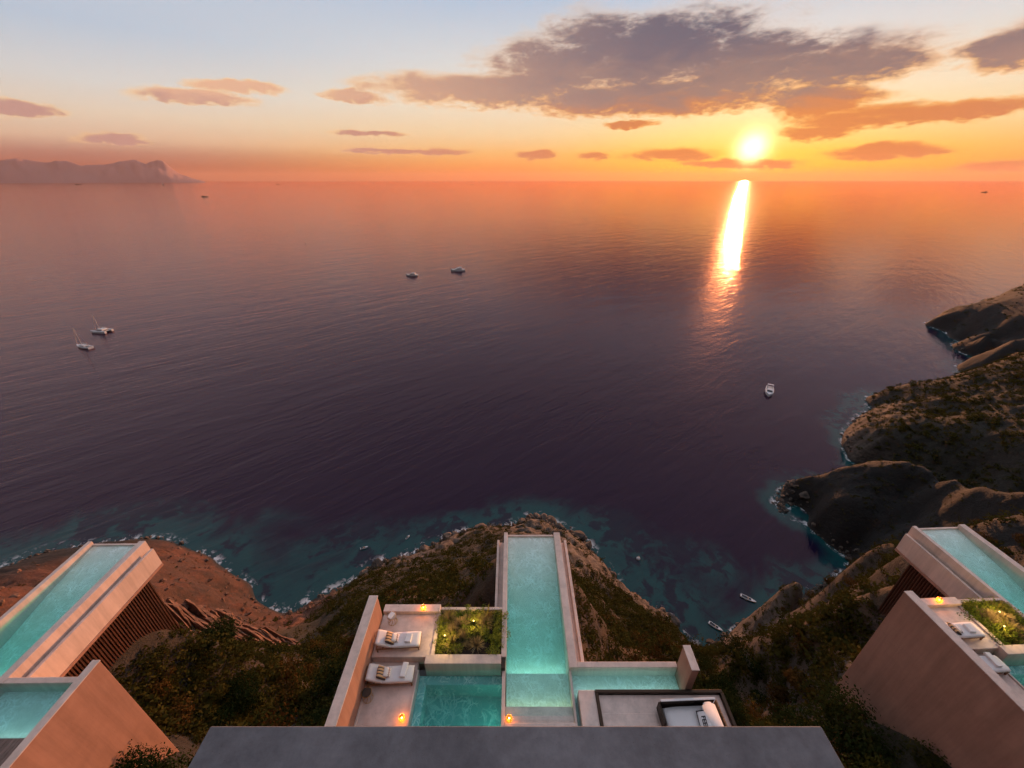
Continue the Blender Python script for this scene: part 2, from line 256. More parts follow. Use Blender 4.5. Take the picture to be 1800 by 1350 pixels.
_zx = np.array([z[0] for z in ZONES]); _zy = np.array([z[1] for z in ZONES])
_zc = np.array([KINDS_C[z[2]] + (KINDS_D[z[2]], 1.0 if z[2] == 'red' else 0.0, 1.0 if z[2] == 'pale' else 0.0) for z in ZONES])
def zone(x, y):
    wx_ = x + 14 * (fbm(x / 18, y / 18, 3) - .5); wy_ = y + 14 * (fbm(x / 18 + 50, y / 18, 3) - .5)
    out = np.empty((len(x), 6))
    for i in range(0, len(x), 40000):
        s = slice(i, i + 40000)
        d2 = (wx_[s, None] - _zx) ** 2 + (wy_[s, None] - _zy) ** 2 + 4.0
        w = d2 ** -2.0; w /= w.sum(1)[:, None]
        out[s] = w @ _zc
    return out
def height(x, y, zn=None):
    z = smooth_height(x, y)
    if zn is None: zn = zone(x, y)
    red = zn[:, 4]; pale = zn[:, 5]
    up = np.maximum(z, 0)
    z = z + 2.6 * (1 - red) * (1 - np.exp(-up / 2.5)) * sstep(-z, -50, -15)
    land = sstep(z, -1.0, 6.0)
    near = np.ones(len(x))
    for sx, sy, _ in VILLA_AT.values():
        near *= 1 - 0.92 * sstep(-np.maximum(np.abs(x - sx) - 8, y - 12), -5, 0)
    big = fbm(x / 22, y / 22, 3) - .5
    rid = 1 - np.abs(2 * fbm(x / 9 + 31, y / 9, 4, .55) - 1)
    fin = fbm(x / 2.2, y / 2.2, 3, .6) - .5
    far = sstep(x, 70, 100)
    mid = fbm(x / 5.5 + 7, y / 5.5 - 3, 3, .6) - .5
    rib = 1 - np.abs(2 * fbm((x + .6 * y) / 7 + 3, (y - .6 * x) / 26, 3, .55) - 1)
    z = z + land * near * ((5.0 - 2.2 * far) * big + (2.2 + 2.6 * pale) * (rid - .75) + (1.3 + 1.4 * pale - .3 * red) * fin + far * 1.1 * mid + red * (5.0 * (rib - .7) + 2.4 * mid))
    for sx, sy, _ in VILLA_AT.values():
        foot = (np.abs(x - sx) < 9.4) & (y < 10.5)
        z = np.where(foot, np.minimum(z, 77.4), z)
    return z
def axis(lo, d0, d1, hi, step, grow):
    v = list(np.arange(d0, d1, step)); s = step; x = v[-1]
    while x < hi: s *= 1 + grow; x += s; v.append(x)
    s = step; x = d0; pre = []
    while x > lo: s *= 1 + 2.5 * grow; x -= s; pre.append(x)
    return np.array(pre[::-1] + v)
XS = axis(-330, -72, 66, 760, .62, .0135); YS = axis(-90, 4, 104, 640, .68, .0145)
gx, gy = np.meshgrid(XS, YS); gx = gx.ravel(); gy = gy.ravel()
ZN = zone(gx, gy); GZ = height(gx, gy, ZN)
nx, ny = len(XS), len(YS)
ii = (np.arange(ny - 1)[:, None] * nx + np.arange(nx - 1)[None, :]).ravel()
quads = np.stack([ii, ii + 1, ii + nx + 1, ii + nx], 1)
keep = GZ[quads].max(1) > -3.0
land_me = mesh_np('hillside', np.stack([gx, gy, GZ], 1), quads[keep], True)
ca = land_me.color_attributes.new('soil', 'FLOAT_COLOR', 'POINT')
ca.data.foreach_set('color', np.concatenate([ZN[:, :3], ZN[:, 3:4]], 1).astype(np.float32).ravel())
ra_ = land_me.attributes.new('rock', 'FLOAT', 'POINT'); ra_.data.foreach_set('value', ZN[:, 5].astype(np.float32))
_GZ2 = GZ.reshape(ny, nx)
def ground(x, y):                            # height of the built surface
    x = np.atleast_1d(np.asarray(x, float)); y = np.atleast_1d(np.asarray(y, float))
    i = np.clip(np.searchsorted(XS, x) - 1, 0, nx - 2); j = np.clip(np.searchsorted(YS, y) - 1, 0, ny - 2)
    fx = (x - XS[i]) / (XS[i + 1] - XS[i]); fy = (y - YS[j]) / (YS[j + 1] - YS[j])
    return (_GZ2[j, i] * (1 - fx) + _GZ2[j, i + 1] * fx) * (1 - fy) + (_GZ2[j + 1, i] * (1 - fx) + _GZ2[j + 1, i + 1] * fx) * fy
# ------------------------------------------------------------------ materials of the setting
def new_mat(name):
    m = bpy.data.materials.new(name); m.use_nodes = True
    m.node_tree.nodes.clear(); q = NB(m.node_tree)
    out = q.n('ShaderNodeOutputMaterial')
    return m, q, out
def finish(q, out, col, rough=.8, bump=None, bstr=.3, bdist=.05, **kw):
    ins = {'Base Color': col, 'Roughness': rough}
    ins.update(kw)
    p = q.n('ShaderNodeBsdfPrincipled', ins)
    if bump is not None:
        bn = q.n('ShaderNodeBump', {'Height': bump, 'Strength': bstr, 'Distance': bdist})
        q.L.new(bn.outputs[0], p.inputs['Normal'])
    q.L.new(p.outputs[0], out.inputs['Surface']); return p
def wpos(q): return q.n('ShaderNodeNewGeometry').outputs['Position']

m_land, q, out = new_mat('hillside_soil')
P = wpos(q)
soil = q.n('ShaderNodeAttribute', attribute_name='soil')
rockA = q.n('ShaderNodeAttribute', attribute_name='rock').outputs['Fac']
nz = q.sep(q.n('ShaderNodeNewGeometry').outputs['Normal'])[2]
n1 = q.noise(P, .35, 6, .65); n2 = q.noise(P, 1.7, 5, .65); n3 = q.noise(P, .09, 4, .6)
strat = q.noise(q.map(P, rot=(.4, .5, .3), scale=(.5, .5, 1.1)), 1.0, 5, .65, .4)
tone = q.m('MULTIPLY_ADD', q.m('MULTIPLY', n1, n2), 3.0, .10)
c = q.vm('SCALE', soil.outputs['Color'], scale=tone)
dens_ = soil.outputs['Alpha']
veg = q.mix(n2, (.016, .017, .007), (.058, .044, .016))
c = q.mix(q.m('MULTIPLY', q.ss(n1, .44, .6), q.m('MULTIPLY', dens_, .85)), c, veg)
rockc = q.mix(q.ss(strat, .25, .8), (.035, .03, .027), (.14, .105, .084))
steep = q.ss(q.m('ADD', nz, q.m('MULTIPLY', q.m('SUBTRACT', n1, .5), .5)), .66, .42)
patch = q.ss(q.m('ADD', n3, q.m('MULTIPLY', q.m('SUBTRACT', n2, .5), .35)), .60, .68)
rf = q.m('MAXIMUM', q.m('MULTIPLY', steep, .75), q.m('MULTIPLY', patch, .55))
rf = q.m('MAXIMUM', rf, q.m('MULTIPLY', rockA, q.ss(n1, .40, .58)))
rockc = q.mix(q.m('MULTIPLY', rockA, .8), rockc, q.mix(q.ss(strat, .3, .7), (.13, .10, .085), (.42, .33, .27)))
c = q.mix(q.m('MULTIPLY', rf, q.ss(dens_, 0.0, .25, .35, 1.0)), c, rockc)
px, py, pz = q.sep(P)
wet = q.ss(q.m('ADD', pz, q.m('MULTIPLY', n1, 1.6)), 2.2, .9)
mott = q.m('MULTIPLY', q.ss(q.noise(P, .16, 7, .72, .6), .43, .6), q.ss(q.noise(q.map(P, rot=(0, 0, R(-38)), scale=(1, .22, 1)), .5, 5, .65), .3, .62))
c = q.mix(q.m('MULTIPLY', mott, .85), c, q.vm('SCALE', c, scale=.28))
c = q.vm('SCALE', c, scale=q.ss(dens_, .03, .25, .24, .58))
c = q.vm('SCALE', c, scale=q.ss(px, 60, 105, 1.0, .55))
c = q.mix(wet, c, (.02, .018, .017))
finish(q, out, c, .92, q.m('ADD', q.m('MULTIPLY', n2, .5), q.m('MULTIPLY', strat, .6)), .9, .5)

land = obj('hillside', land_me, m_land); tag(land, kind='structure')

# ------------------------------------------------------------------ the sea
def far_axis(v):
    hi = []; s = v[-1] - v[-2]; x = v[-1]
    while x < 70000: s *= 1.25; x += s; hi.append(x)
    lo = []; s = v[1] - v[0]; x = v[0]
    while x > -70000: s *= 1.25; x -= s; lo.append(x)
    return np.array(lo[::-1] + list(v) + hi)
SX = far_axis(XS[::2]); SY = np.concatenate([YS[(YS > 40)][::2], far_axis(YS[::2])[far_axis(YS[::2]) > YS[::2][-1]]])
SY = SY[SY < 95000]; SY = np.concatenate([[-60.0, -10.0, 20.0, 34.0], SY])
sx_, sy_ = np.meshgrid(SX, SY); sx_ = sx_.ravel(); sy_ = sy_.ravel()
dep = np.full(len(sx_), -30.0)
inn = (sx_ > XS[0]) & (sx_ < XS[-1]) & (sy_ > YS[0]) & (sy_ < YS[-1])
dep[inn] = ground(sx_[inn], sy_[inn])
nsx = len(SX)
ii = (np.arange(len(SY) - 1)[:, None] * nsx + np.arange(nsx - 1)[None, :]).ravel()
sq = np.stack([ii, ii + 1, ii + nsx + 1, ii + nsx], 1)
sq = sq[dep[sq].min(1) < 3.0]
sea_me = mesh_np('sea', np.stack([sx_, sy_, np.zeros(len(sx_))], 1), sq, True)
da = sea_me.attributes.new('depth', 'FLOAT', 'POINT'); da.data.foreach_set('value', dep.astype(np.float32))

m_sea, q, out = new_mat('sea_water')
P = wpos(q)
dp = q.n('ShaderNodeAttribute', attribute_name='depth').outputs['Fac']
pn = q.noise(P, .035, 5, .6, .6); pf = q.noise(P, .22, 4, .6, .4)
sh = q.ss(q.m('ADD', dp, q.m('MULTIPLY', q.m('SUBTRACT', pn, .5), 16.0)), -7.6, -2.8)
reef = q.ss(q.m('ADD', pf, q.m('MULTIPLY', q.m('SUBTRACT', pn, .5), 1.4)), .66, .5)
sh = q.m('MULTIPLY', sh, q.m('MULTIPLY_ADD', reef, .75, .25))
body = q.mix(sh, (.0085, .0048, .0260), (.008, .066, .074))
fo = q.noise(P, .8, 6, .7, .8)
foam = q.m('MULTIPLY', q.ss(dp, -1.9, -.3), q.ss(q.m('ADD', fo, q.m('MULTIPLY', q.m('SUBTRACT', pf, .5), 1.2)), .54, .68))
body = q.mix(foam, body, (.72, .74, .76))
# wind sea: long low swell, wind waves, chop
def wave(turn, squash, scale, det, rough, dist):
    return q.noise(q.map(q.map(P, rot=(0, 0, R(turn))), scale=(squash, 1, 1)), scale, det, rough, dist)
w0 = wave(-40, .30, .06, 3, .5, .3)
w1 = wave(-42, .24, .24, 4, .55, .5)
w2 = wave(-38, .30, .9, 4, .6, .4)
hgt = q.m('ADD', q.m('MULTIPLY', w0, 1.5), q.m('ADD', q.m('MULTIPLY', w1, .85), q.m('MULTIPLY', w2, .19)))
bn = q.n('ShaderNodeBump', {'Height': hgt, 'Strength': .37, 'Distance': 1.0})
fr = q.n('ShaderNodeFresnel', {'IOR': 1.333, 'Normal': bn.outputs[0]})
df = q.n('ShaderNodeBsdfDiffuse', {'Color': body, 'Normal': bn.outputs[0]})
gl = q.n('ShaderNodeBsdfGlossy', {'Color': (.98, .65, .60), 'Roughness': .045, 'Normal': bn.outputs[0]})
gl2 = q.n('ShaderNodeBsdfGlossy', {'Color': (.98, .68, .56), 'Roughness': .22, 'Normal': bn.outputs[0]})
glm = q.n('ShaderNodeMixShader', {0: .10, 1: gl.outputs[0], 2: gl2.outputs[0]})
mx = q.n('ShaderNodeMixShader', {0: q.m('MULTIPLY', fr.outputs[0], q.m('SUBTRACT', 1.0, foam)), 1: df.outputs[0], 2: glm.outputs[0]})
q.L.new(mx.outputs[0], out.inputs['Surface'])
sea = obj('sea', sea_me, m_sea); tag(sea, kind='structure')

# ------------------------------------------------------------------ mountains on the far coast
def ridge(dist, line, seed):
    azs = np.array([p_[0] for p_ in line]); els = np.array([p_[1] for p_ in line])
    n, mrow = 220, 16; vv = []
    for j in range(mrow):
        t = j / (mrow - 1)
        for i in range(n):
            az = azs[0] + (azs[-1] - azs[0]) * i / (n - 1)
            top = math.tan(R(float(np.interp(az, azs, els)))) * dist + 100
            nn = fbm(np.array([az * 1.3 + seed]), np.array([t * 4.0]), 5)[0]
            prof = max(0.0, 1 - abs(t - .5) * 2) ** .8
            zz = top * prof * (.9 + .2 * nn if j == mrow // 2 else .55 + .6 * nn) - 30
            d = dist + (t - .5) * 6000
            vv.append((math.sin(R(az)) * d, math.cos(R(az)) * d, zz))
    ff = [(j * n + i, j * n + i + 1, (j + 1) * n + i + 1, (j + 1) * n + i) for j in range(mrow - 1) for i in range(n - 1)]
    return mesh_np('mountains', np.array(vv), np.array(ff), True)
m_mtn, q, out = new_mat('far_mountain')
finish(q, out, q.mix(q.noise(wpos(q), .0006, 5), (.27, .165, .17), (.33, .21, .215)), .95)
mt = obj('mountains', ridge(30000, [(-70, .9), (-62, 1.3), (-55, 1.1), (-51, 1.5), (-48.7, 1.65), (-47.6, 1.8), (-46.2, 1.6), (-45.3, 1.62), (-44.8, 1.72), (-44, 1.3), (-42, 1.6),
    (-41, 1.8), (-40, 1.98), (-39.3, 1.68), (-38.4, 2.06), (-37.9, 1.8), (-37.4, 1.2), (-36.8, .7), (-36.0, .3), (-35.2, .05), (-34.8, -.15)], 4.0), m_mtn)
tag(mt, kind='structure')

# ------------------------------------------------------------------ evening haze over the sea
hz = bpy.data.meshes.new('haze'); bm = bmesh.new(); bbox(bm, -96000, 96000, -96000, 96000, -45, 1330); bm.to_mesh(hz); bm.free()
m_haze, q, out = new_mat('haze_air')
pv = q.n('ShaderNodeVolumePrincipled', {'Color': (.90, .55, .40), 'Density': 1.25e-5, 'Anisotropy': .3})
q.L.new(pv.outputs[0], out.inputs['Volume'])
tag(obj('haze', hz, m_haze), 'thin rosy evening haze over sea and land', 'haze', kind='stuff')
# ------------------------------------------------------------------ materials of the villas
def stone(name, c0, c1, rough=.75, sc_=1.6, bs=.25, fine=34.0):
    m, q, out = new_mat(name); P = wpos(q)
    a = q.noise(P, sc_, 6, .65, .3); f = q.noise(P, fine, 3, .6); l = q.noise(P, sc_ * .3, 3, .5)
    blot = q.m('MULTIPLY_ADD', l, .5, q.m('MULTIPLY', a, .5))
    c = q.mix(q.ss(blot, .30, .70), c0, c1)
    c = q.mix(q.m('MULTIPLY', q.ss(f, .55, .75), .16), c, tuple(v * .6 for v in c0))
    stk = q.noise(q.map(P, scale=(2.2, 2.2, .16)), 1.0, 5, .7)
    c = q.vm('SCALE', c, scale=q.ss(stk, .25, .7, .80, 1.08))
    finish(q, out, c, q.m('MULTIPLY_ADD', a, .25, rough - .12), q.m('ADD', q.m('MULTIPLY', a, .5), q.m('MULTIPLY', f, .3)), bs, .02)
    return m
m_plaster = stone('wall_plaster', (.33, .178, .128), (.41, .225, .165), .85)
m_deck = stone('deck_stone', (.66, .51, .45), (.78, .62, .55), .62, .9)
m_coping = stone('coping_stone', (.60, .47, .41), (.70, .56, .50), .6, 1.3)
m_slab = stone('roof_concrete', (.075, .079, .094), (.165, .172, .195), .8, .8, .35, 20.0)
m_bronze, q, out = new_mat('dark_bronze')
finish(q, out, q.mix(q.noise(wpos(q), 6, 4), (.028, .018, .012), (.05, .032, .02)), .5, Metallic=.55)
def wood(name, c0, c1, rough, axis_scale):
    m, q, out = new_mat(name)
    P = wpos(q); rnd = q.n('ShaderNodeObjectInfo').outputs['Random']
    g = q.noise(q.vm('ADD', q.map(P, scale=axis_scale), q.comb(q.m('MULTIPLY', rnd, 30.0), 0.0, 0.0)), 1.0, 5, .65, 1.2)
    c = q.mix(q.ss(g, .3, .72), c0, c1)
    c = q.vm('SCALE', c, scale=q.m('MULTIPLY_ADD', rnd, .5, .75))
    finish(q, out, c, rough, g, .25, .01); return m
m_slat = wood('slat_wood', (.045, .016, .009), (.095, .036, .020), .6, (14, 14, 1.2))
m_plank = wood('plank_wood', (.15, .095, .075), (.30, .20, .165), .7, (18, 1.2, 18))
m_teak = wood('teak_wood', (.16, .075, .03), (.32, .17, .08), .5, (3, 20, 20))
m_glass, q, out = new_mat('window_glass')
finish(q, out, (.02, .025, .03), .06, **{'Specular IOR Level': .8})
# pool linings: mineral plaster, with caustic light lines painted into the colour
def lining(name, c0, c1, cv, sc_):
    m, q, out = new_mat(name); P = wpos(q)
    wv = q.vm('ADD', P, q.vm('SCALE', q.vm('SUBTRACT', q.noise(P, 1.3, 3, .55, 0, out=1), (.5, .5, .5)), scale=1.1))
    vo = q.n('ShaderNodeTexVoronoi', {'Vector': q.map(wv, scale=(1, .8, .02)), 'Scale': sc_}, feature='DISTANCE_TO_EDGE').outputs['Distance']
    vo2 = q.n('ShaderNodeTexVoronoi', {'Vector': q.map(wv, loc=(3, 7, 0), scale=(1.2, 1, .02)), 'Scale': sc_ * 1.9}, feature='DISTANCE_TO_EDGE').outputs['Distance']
    caustic = q.m('MAXIMUM', q.ss(vo, .09, .0), q.m('MULTIPLY', q.ss(vo2, .13, .0), .7))
    caustic = q.m('MULTIPLY', caustic, q.ss(q.noise(P, 1.1, 3), .34, .58))
    finish(q, out, q.mix(caustic, q.mix(q.noise(P, 2.6, 5, .65), c0, c1), cv), .6); return m
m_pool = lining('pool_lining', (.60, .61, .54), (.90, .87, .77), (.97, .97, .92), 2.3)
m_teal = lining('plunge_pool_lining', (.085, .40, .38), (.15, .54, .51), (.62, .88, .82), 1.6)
def water_mat(name, absorb, density, bscale, bstr):
    m, q, out = new_mat(name); P = wpos(q)
    h0 = q.noise(q.map(P, scale=(1, .75, 1)), bscale, 4, .55, .7)
    h1 = q.noise(q.map(P, scale=(.8, 1.2, 1)), bscale * 2.7, 3, .55, .5)
    bn = q.n('ShaderNodeBump', {'Height': q.m('MULTIPLY_ADD', h1, .35, h0), 'Strength': bstr, 'Distance': .12})
    fr = q.n('ShaderNodeFresnel', {'IOR': 1.45, 'Normal': bn.outputs[0]})
    tr = q.n('ShaderNodeBsdfTransparent', {'Color': (1, 1, 1)})
    gl = q.n('ShaderNodeBsdfGlossy', {'Color': (1, 1, 1), 'Roughness': .04, 'Normal': bn.outputs[0]})
    mx = q.n('ShaderNodeMixShader', {0: q.m('MULTIPLY', fr.outputs[0], q.m('SUBTRACT', 1.0, q.n('ShaderNodeNewGeometry').outputs['Backfacing'])), 1: tr.outputs[0], 2: gl.outputs[0]})
    q.L.new(mx.outputs[0], out.inputs['Surface'])
    va = q.n('ShaderNodeVolumeAbsorption', {'Color': absorb, 'Density': density})
    q.L.new(va.outputs[0], out.inputs['Volume'])
    return m
m_wpool = water_mat('pool_water', (.06, .92, .86), .62, 3.2, .28)
m_wspa = water_mat('plunge_water', (.0, .86, .82), .5, 2.4, .22)
m_wshal = water_mat('shallow_water', (.12, .82, .84), 1.0, 3.6, .3)
def glow(name, col, s):
    m, q, out = new_mat(name)
    e = q.n('ShaderNodeEmission', {'Color': col, 'Strength': s}); q.L.new(e.outputs[0], out.inputs['Surface']); return m
m_led = glow('led_strip', (1.0, .80, .38), 7.0)
m_strip = glow('pool_fill_strip', (1.0, .98, .86), 5.0)  # glow of the added strips that brighten the pools
m_poollamp = glow('pool_lamp', (.75, 1.0, .85), 9.0)
m_soil, q, out = new_mat('planter_soil')
finish(q, out, q.mix(q.noise(wpos(q), 9, 4), (.012, .009, .006), (.04, .028, .018)), .95, q.noise(wpos(q), 14, 4), .6, .05)

# ------------------------------------------------------------------ the villas
S = 1.2                                     # drawing unit of the villas in metres
ZB = 73.0                                   # level of a villa's own origin
def box_part(name, x0, x1, y0, y1, ht, hb, mat, parent, bev=.012):
    """a box given in plan (x, y) and by the drop of its top and bottom below eye level, in drawing units"""
    bm = bmesh.new()
    bbox(bm, x0 * S, x1 * S, y0 * S, y1 * S, H - hb * S - ZB, H - ht * S - ZB, bev * S)
    return obj(name, bm_mesh(name, bm), mat, parent)
def W(villa, x, y, h, parent=None):
    sx, sy, a = VILLA_AT[villa]; c_, s_ = math.cos(R(a)), math.sin(R(a))
    return Vector((sx + (x * c_ - y * s_) * S, sy + (x * s_ + y * c_) * S, H - h * S))
_slat_me = None
def villa(which):
    global _slat_me
    sx, sy, a = VILLA_AT[which]
    v = empty('villa', (sx, sy, ZB), R(a))
    tag(v, {'left': 'villa at the left edge with sunset-orange side wall and plank deck',
            'centre': 'middle villa below the grey roof slab, with plunge pool and planter',
            'right': 'villa at the right edge showing its tall shaded mauve side wall'}[which], 'villa', 'cliff villas with projecting pools')
    B = lambda *k, **kw: box_part(*k, kw.pop('parent', v), **kw)
    d = .6 if which == 'right' else 0.0       # the right-hand villa has a wider terrace
    # boundary wall towards the left, terraces
    B('side_wall', -5.83, -5.50, -3.0, 10.12, 15.1, 24.0, m_plaster)
    B('wall_cap', -5.845, -5.485, -3.0, 10.135, 15.062, 15.098, m_coping, bev=.005)
    B('bench_ledge', -5.497 + .8 * d, -3.08 + d, 10.24, 10.56, 16.30, 17.6, m_deck)
    B('upper_deck', -5.497, -3.20 + d, 8.55, 10.237, 16.50, 17.0, m_deck)
    B('lower_deck', -5.497, -3.68 + d, 3.0, 8.547, 16.86, 17.3, m_deck)
    B('terrace_wall', -5.494 + .9 * d, -0.45, 8.60, 10.50, 17.05, 23.0, m_plaster)
    B('terrace_base', -5.49, 2.4, 0.5, 8.2, 18.45, 23.5, m_plaster)
    B('skirting', -5.497, -5.44, 3.0, 8.53, 16.78, 16.9, m_coping, bev=.004)
    # planter between terrace and long pool
    B('planter_edge', -3.36 + d, -0.42, 8.262, 8.60, 16.40, 17.6, m_coping)
    B('planter_edge', -3.197 + d, -3.05 + d, 8.603, 10.50, 16.44, 17.6, m_coping)
    B('planter_edge', -3.047 + d, -0.425, 10.38, 10.50, 16.40, 17.6, m_coping)
    B('planter_bed', -3.047 + d, -0.425, 8.603, 10.377, 16.62, 17.5, m_soil, bev=0)
    # plunge pool
    B('plunge_pool_edge', -3.677 + d, -3.615 + d, 3.0, 8.258, 16.80, 18.3, m_coping, bev=.004)
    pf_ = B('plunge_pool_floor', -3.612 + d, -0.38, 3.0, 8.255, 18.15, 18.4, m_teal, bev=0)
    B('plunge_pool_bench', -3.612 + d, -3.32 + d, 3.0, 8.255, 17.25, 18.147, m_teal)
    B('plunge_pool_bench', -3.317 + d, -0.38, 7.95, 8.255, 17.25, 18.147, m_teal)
    pd_ = B('pool_divider', -0.377, -0.25, 3.0, 8.50, 16.62, 18.3, m_coping, bev=.006)
    B('divider_post', -0.42, -0.26, 8.12, 8.50, 16.44, 16.617, m_bronze)
    # long pool that projects over the slope
    pl0_ = B('pool_wall', -0.42, -0.22, 8.503, 14.55, 16.40, 17.9, m_coping)
    pw_ = B('pool_wall', 2.18, 2.50, 8.14, 14.55, 16.40, 17.9, m_coping)
    B('pool_end', -0.217, 2.177, 14.45, 14.55, 16.585, 17.9, m_coping, bev=.006)
    bm = bmesh.new()                         # floor: shelf, drop, then rising gently to the far end
    prof = [(7.07, 17.12), (8.28, 17.14), (8.30, 17.62), (10.2, 17.40), (12.2, 16.98), (14.45, 16.68)]
    lo = [bm.verts.new((x_ * S, y_ * S, H - h_ * S - ZB)) for (y_, h_) in prof for x_ in (-.217, 2.177)]
    for k in range(len(prof) - 1):
        bm.faces.new((lo[2 * k], lo[2 * k + 1], lo[2 * k + 3], lo[2 * k + 2]))
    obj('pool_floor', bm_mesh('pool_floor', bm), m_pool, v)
    B('pool_bottom_slab', -0.80, 2.88, 8.50, 14.40, 17.903, 18.05, m_plaster)
    B('gutter_floor', 2.503, 2.72, 8.36, 14.38, 16.98, 17.9, m_coping, bev=.006)
    B('gutter_lip', 2.723, 2.85, 8.36, 14.40, 16.80, 17.9, m_coping, bev=.008)
    B('gutter_floor', -0.65, -0.423, 10.52, 14.38, 16.98, 17.9, m_coping, bev=.006)
    B('gutter_lip', -0.77, -0.653, 10.52, 14.40, 16.80, 17.9, m_coping, bev=.008)
    B('shelf_wall', 2.18, 2.26, 6.50, 8.137, 16.60, 18.2, m_coping, bev=.006)
    ps_ = B('pool_step', -0.247, 2.177, 6.74, 7.07, 16.82, 17.6, m_coping, bev=.006)
    B('pool_step', -0.247, 2.177, 6.52, 6.737, 16.68, 17.6, m_coping, bev=.006)
    B('entrance_deck', -0.247, 2.26, 3.0, 6.497, 16.585, 17.2, m_deck)
    B('step_light', -0.20, 2.14, 7.072, 7.084, 16.87, 16.90, m_led, bev=0, parent=ps_)
    B('pool_lamp', -0.386, -0.379, 6.70, 6.82, 17.18, 17.30, m_poollamp, bev=0, parent=pd_)
    B('fill_strip', -0.10, 2.06, 8.303, 8.309, 17.22, 17.34, m_strip, bev=0, parent=pl0_)  # added strips, facing away from the camera, to brighten the pool water
    B('fill_strip', 2.45, 6.2, 7.405 if which != 'left' else 6.605, 7.41 if which != 'left' else 6.61, 16.72, 16.80, m_strip, bev=0, parent=pw_)
    B('fill_strip', -3.2 + d, -0.8, 3.2, 3.206, 17.2, 17.4, m_strip, bev=0, parent=pf_)
    # slatted screens below the long pool
    if _slat_me is None:
        bm = bmesh.new(); bbox(bm, -.03 * S, .03 * S, -.035 * S, .035 * S, -5.2 * S, 0, .008); _slat_me = bm_mesh('slat', bm); _slat_me.materials.append(m_slat)
    for (xs_, far, nearv) in ((2.36, 13.85, 8.45), (-0.30, 13.85, 10.6)):
        sb_ = B('slat_screen', xs_ - .14 if xs_ > 1 else xs_ + .06, xs_ - .06 if xs_ > 1 else xs_ + .14, nearv, far, 18.053, 23.2, m_bronze, bev=0)
        if (which == 'left' and xs_ > 1) or (which == 'right' and xs_ < 1) or which == 'centre':
            n_ = int((far - nearv) / .128)
            for k in range(n_):
                o = obj('slat', _slat_me, None, sb_)
                o.location = (xs_ * S, (nearv + .08 + k * .128) * S, H - 18.053 * S - ZB)
    # shallow pool and wall to the right
    B('pool_back_edge', 2.503, 6.297, 8.14, 8.34, 16.40, 22.0, m_coping)
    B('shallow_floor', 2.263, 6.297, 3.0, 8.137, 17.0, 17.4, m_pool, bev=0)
    if which == 'left':
        B('end_wall', 6.30, 6.55, 2.0, 8.25, 15.2, 24.0, m_plaster)
        B('wall_cap', 6.285, 6.565, 2.0, 8.265, 15.162, 15.198, m_coping, bev=.005)
        db_ = B('plank_deck', 2.32, 6.297, 3.0, 6.60, 16.66, 16.997, m_bronze, bev=0)
        me = None
        for k in range(31):
            if me is None:
                bm = bmesh.new(); bbox(bm, 0, .118 * S, 0, 3.6 * S, -.06 * S, 0, .006); me = bm_mesh('plank', bm); me.materials.append(m_plank)
            o = obj('plank', me, None, db_); o.location = ((2.36 + k * .127) * S, 3.0 * S, H - 16.57 * S - ZB)
    else:
        B('end_wall', 6.30, 6.55, 7.43, 8.25, 15.2, 24.0, m_plaster)
        B('wall_cap', 6.285, 6.565, 7.43, 8.265, 15.162, 15.198, m_coping, bev=.005)
        B('platform_edge', 2.40, 3.00, 3.0, 7.40, 16.42, 17.4, m_deck)
        pl_ = B('platform_floor', 3.113, 7.497, 3.0, 7.287, 16.50, 17.2, m_deck)
        B('platform_step', 3.116, 5.0, 3.0, 6.72, 16.44, 16.497, m_deck)
        B('platform_frame', 3.003, 7.60, 7.29, 7.40, 16.36, 17.6, m_bronze, parent=pl_)
        B('platform_frame', 3.003, 3.11, 3.0, 7.287, 16.36, 17.6, m_bronze, parent=pl_)
        B('platform_frame', 7.50, 7.62, 3.0, 7.287, 16.36, 17.6, m_bronze, parent=pl_)
        B('platform_base', 6.553, 7.58, 3.0, 7.38, 17.603, 23.0, m_plaster)
    # house: roof slab, glazed front below it
    B('roof_slab', -6.61, 6.78, -9.0, 4.10, 10.60, 10.95, m_slab, bev=.02)
    B('floor_slab', -6.0, 6.4, -9.0, 2.6, 13.7, 14.0, m_slab)
    for k in range(6):
        for (t_, b__) in ((10.953, 13.697), (14.003, 16.80)):
            wp_ = B('window_pane', -5.4 + k * 1.9, -5.4 + k * 1.9 + 1.8, 1.62, 1.66, t_ + .05, b__ - .03, m_glass, bev=0)
            B('window_post', -5.4 + k * 1.9 + 1.803, -5.4 + k * 1.9 + 1.897, 1.6, 1.7, t_, b__, m_bronze, bev=0, parent=wp_)
    B('house_wall', -6.0, -5.497, -9.0, 1.6, 10.953, 15.097, m_plaster)
    B('house_wall', 6.0, 6.4, -9.0, 1.6, 10.953, 17.0, m_plaster)
    B('rear_wall', -5.49, 5.99, -9.0, -8.6, 10.953, 22.0, m_plaster)
    B('house_floor', -5.49, 6.4, -8.59, 2.99, 16.85, 17.3, m_deck)
    # water
    def water(x0, x1, y0, y1, ht, hb, mat, rim):
        o = box_part('pool_water', x0, x1, y0, y1, ht, hb, mat, None, bev=0)
        o.location = (sx, sy, ZB); o.rotation_euler = (0, 0, R(a)); tag(o, kind='structure'); return o
    water(-.23, 2.19, 6.6, 14.46, 16.62, 17.85, m_wpool, 0)
    water(-3.63 + d, -.36, 3.1, 8.27, 16.86, 18.3, m_wspa, 0)
    water(2.25, 6.31, 3.1 if which != 'left' else 6.4, 8.15, 16.62, 17.1, m_wshal, 0)
    # lamp in the plunge pool wall and along the pool step
    L_ = bpy.data.lights.new('pool_light', 'POINT'); L_.energy = 9; L_.color = (.72, 1.0, .86); L_.shadow_soft_size = .08
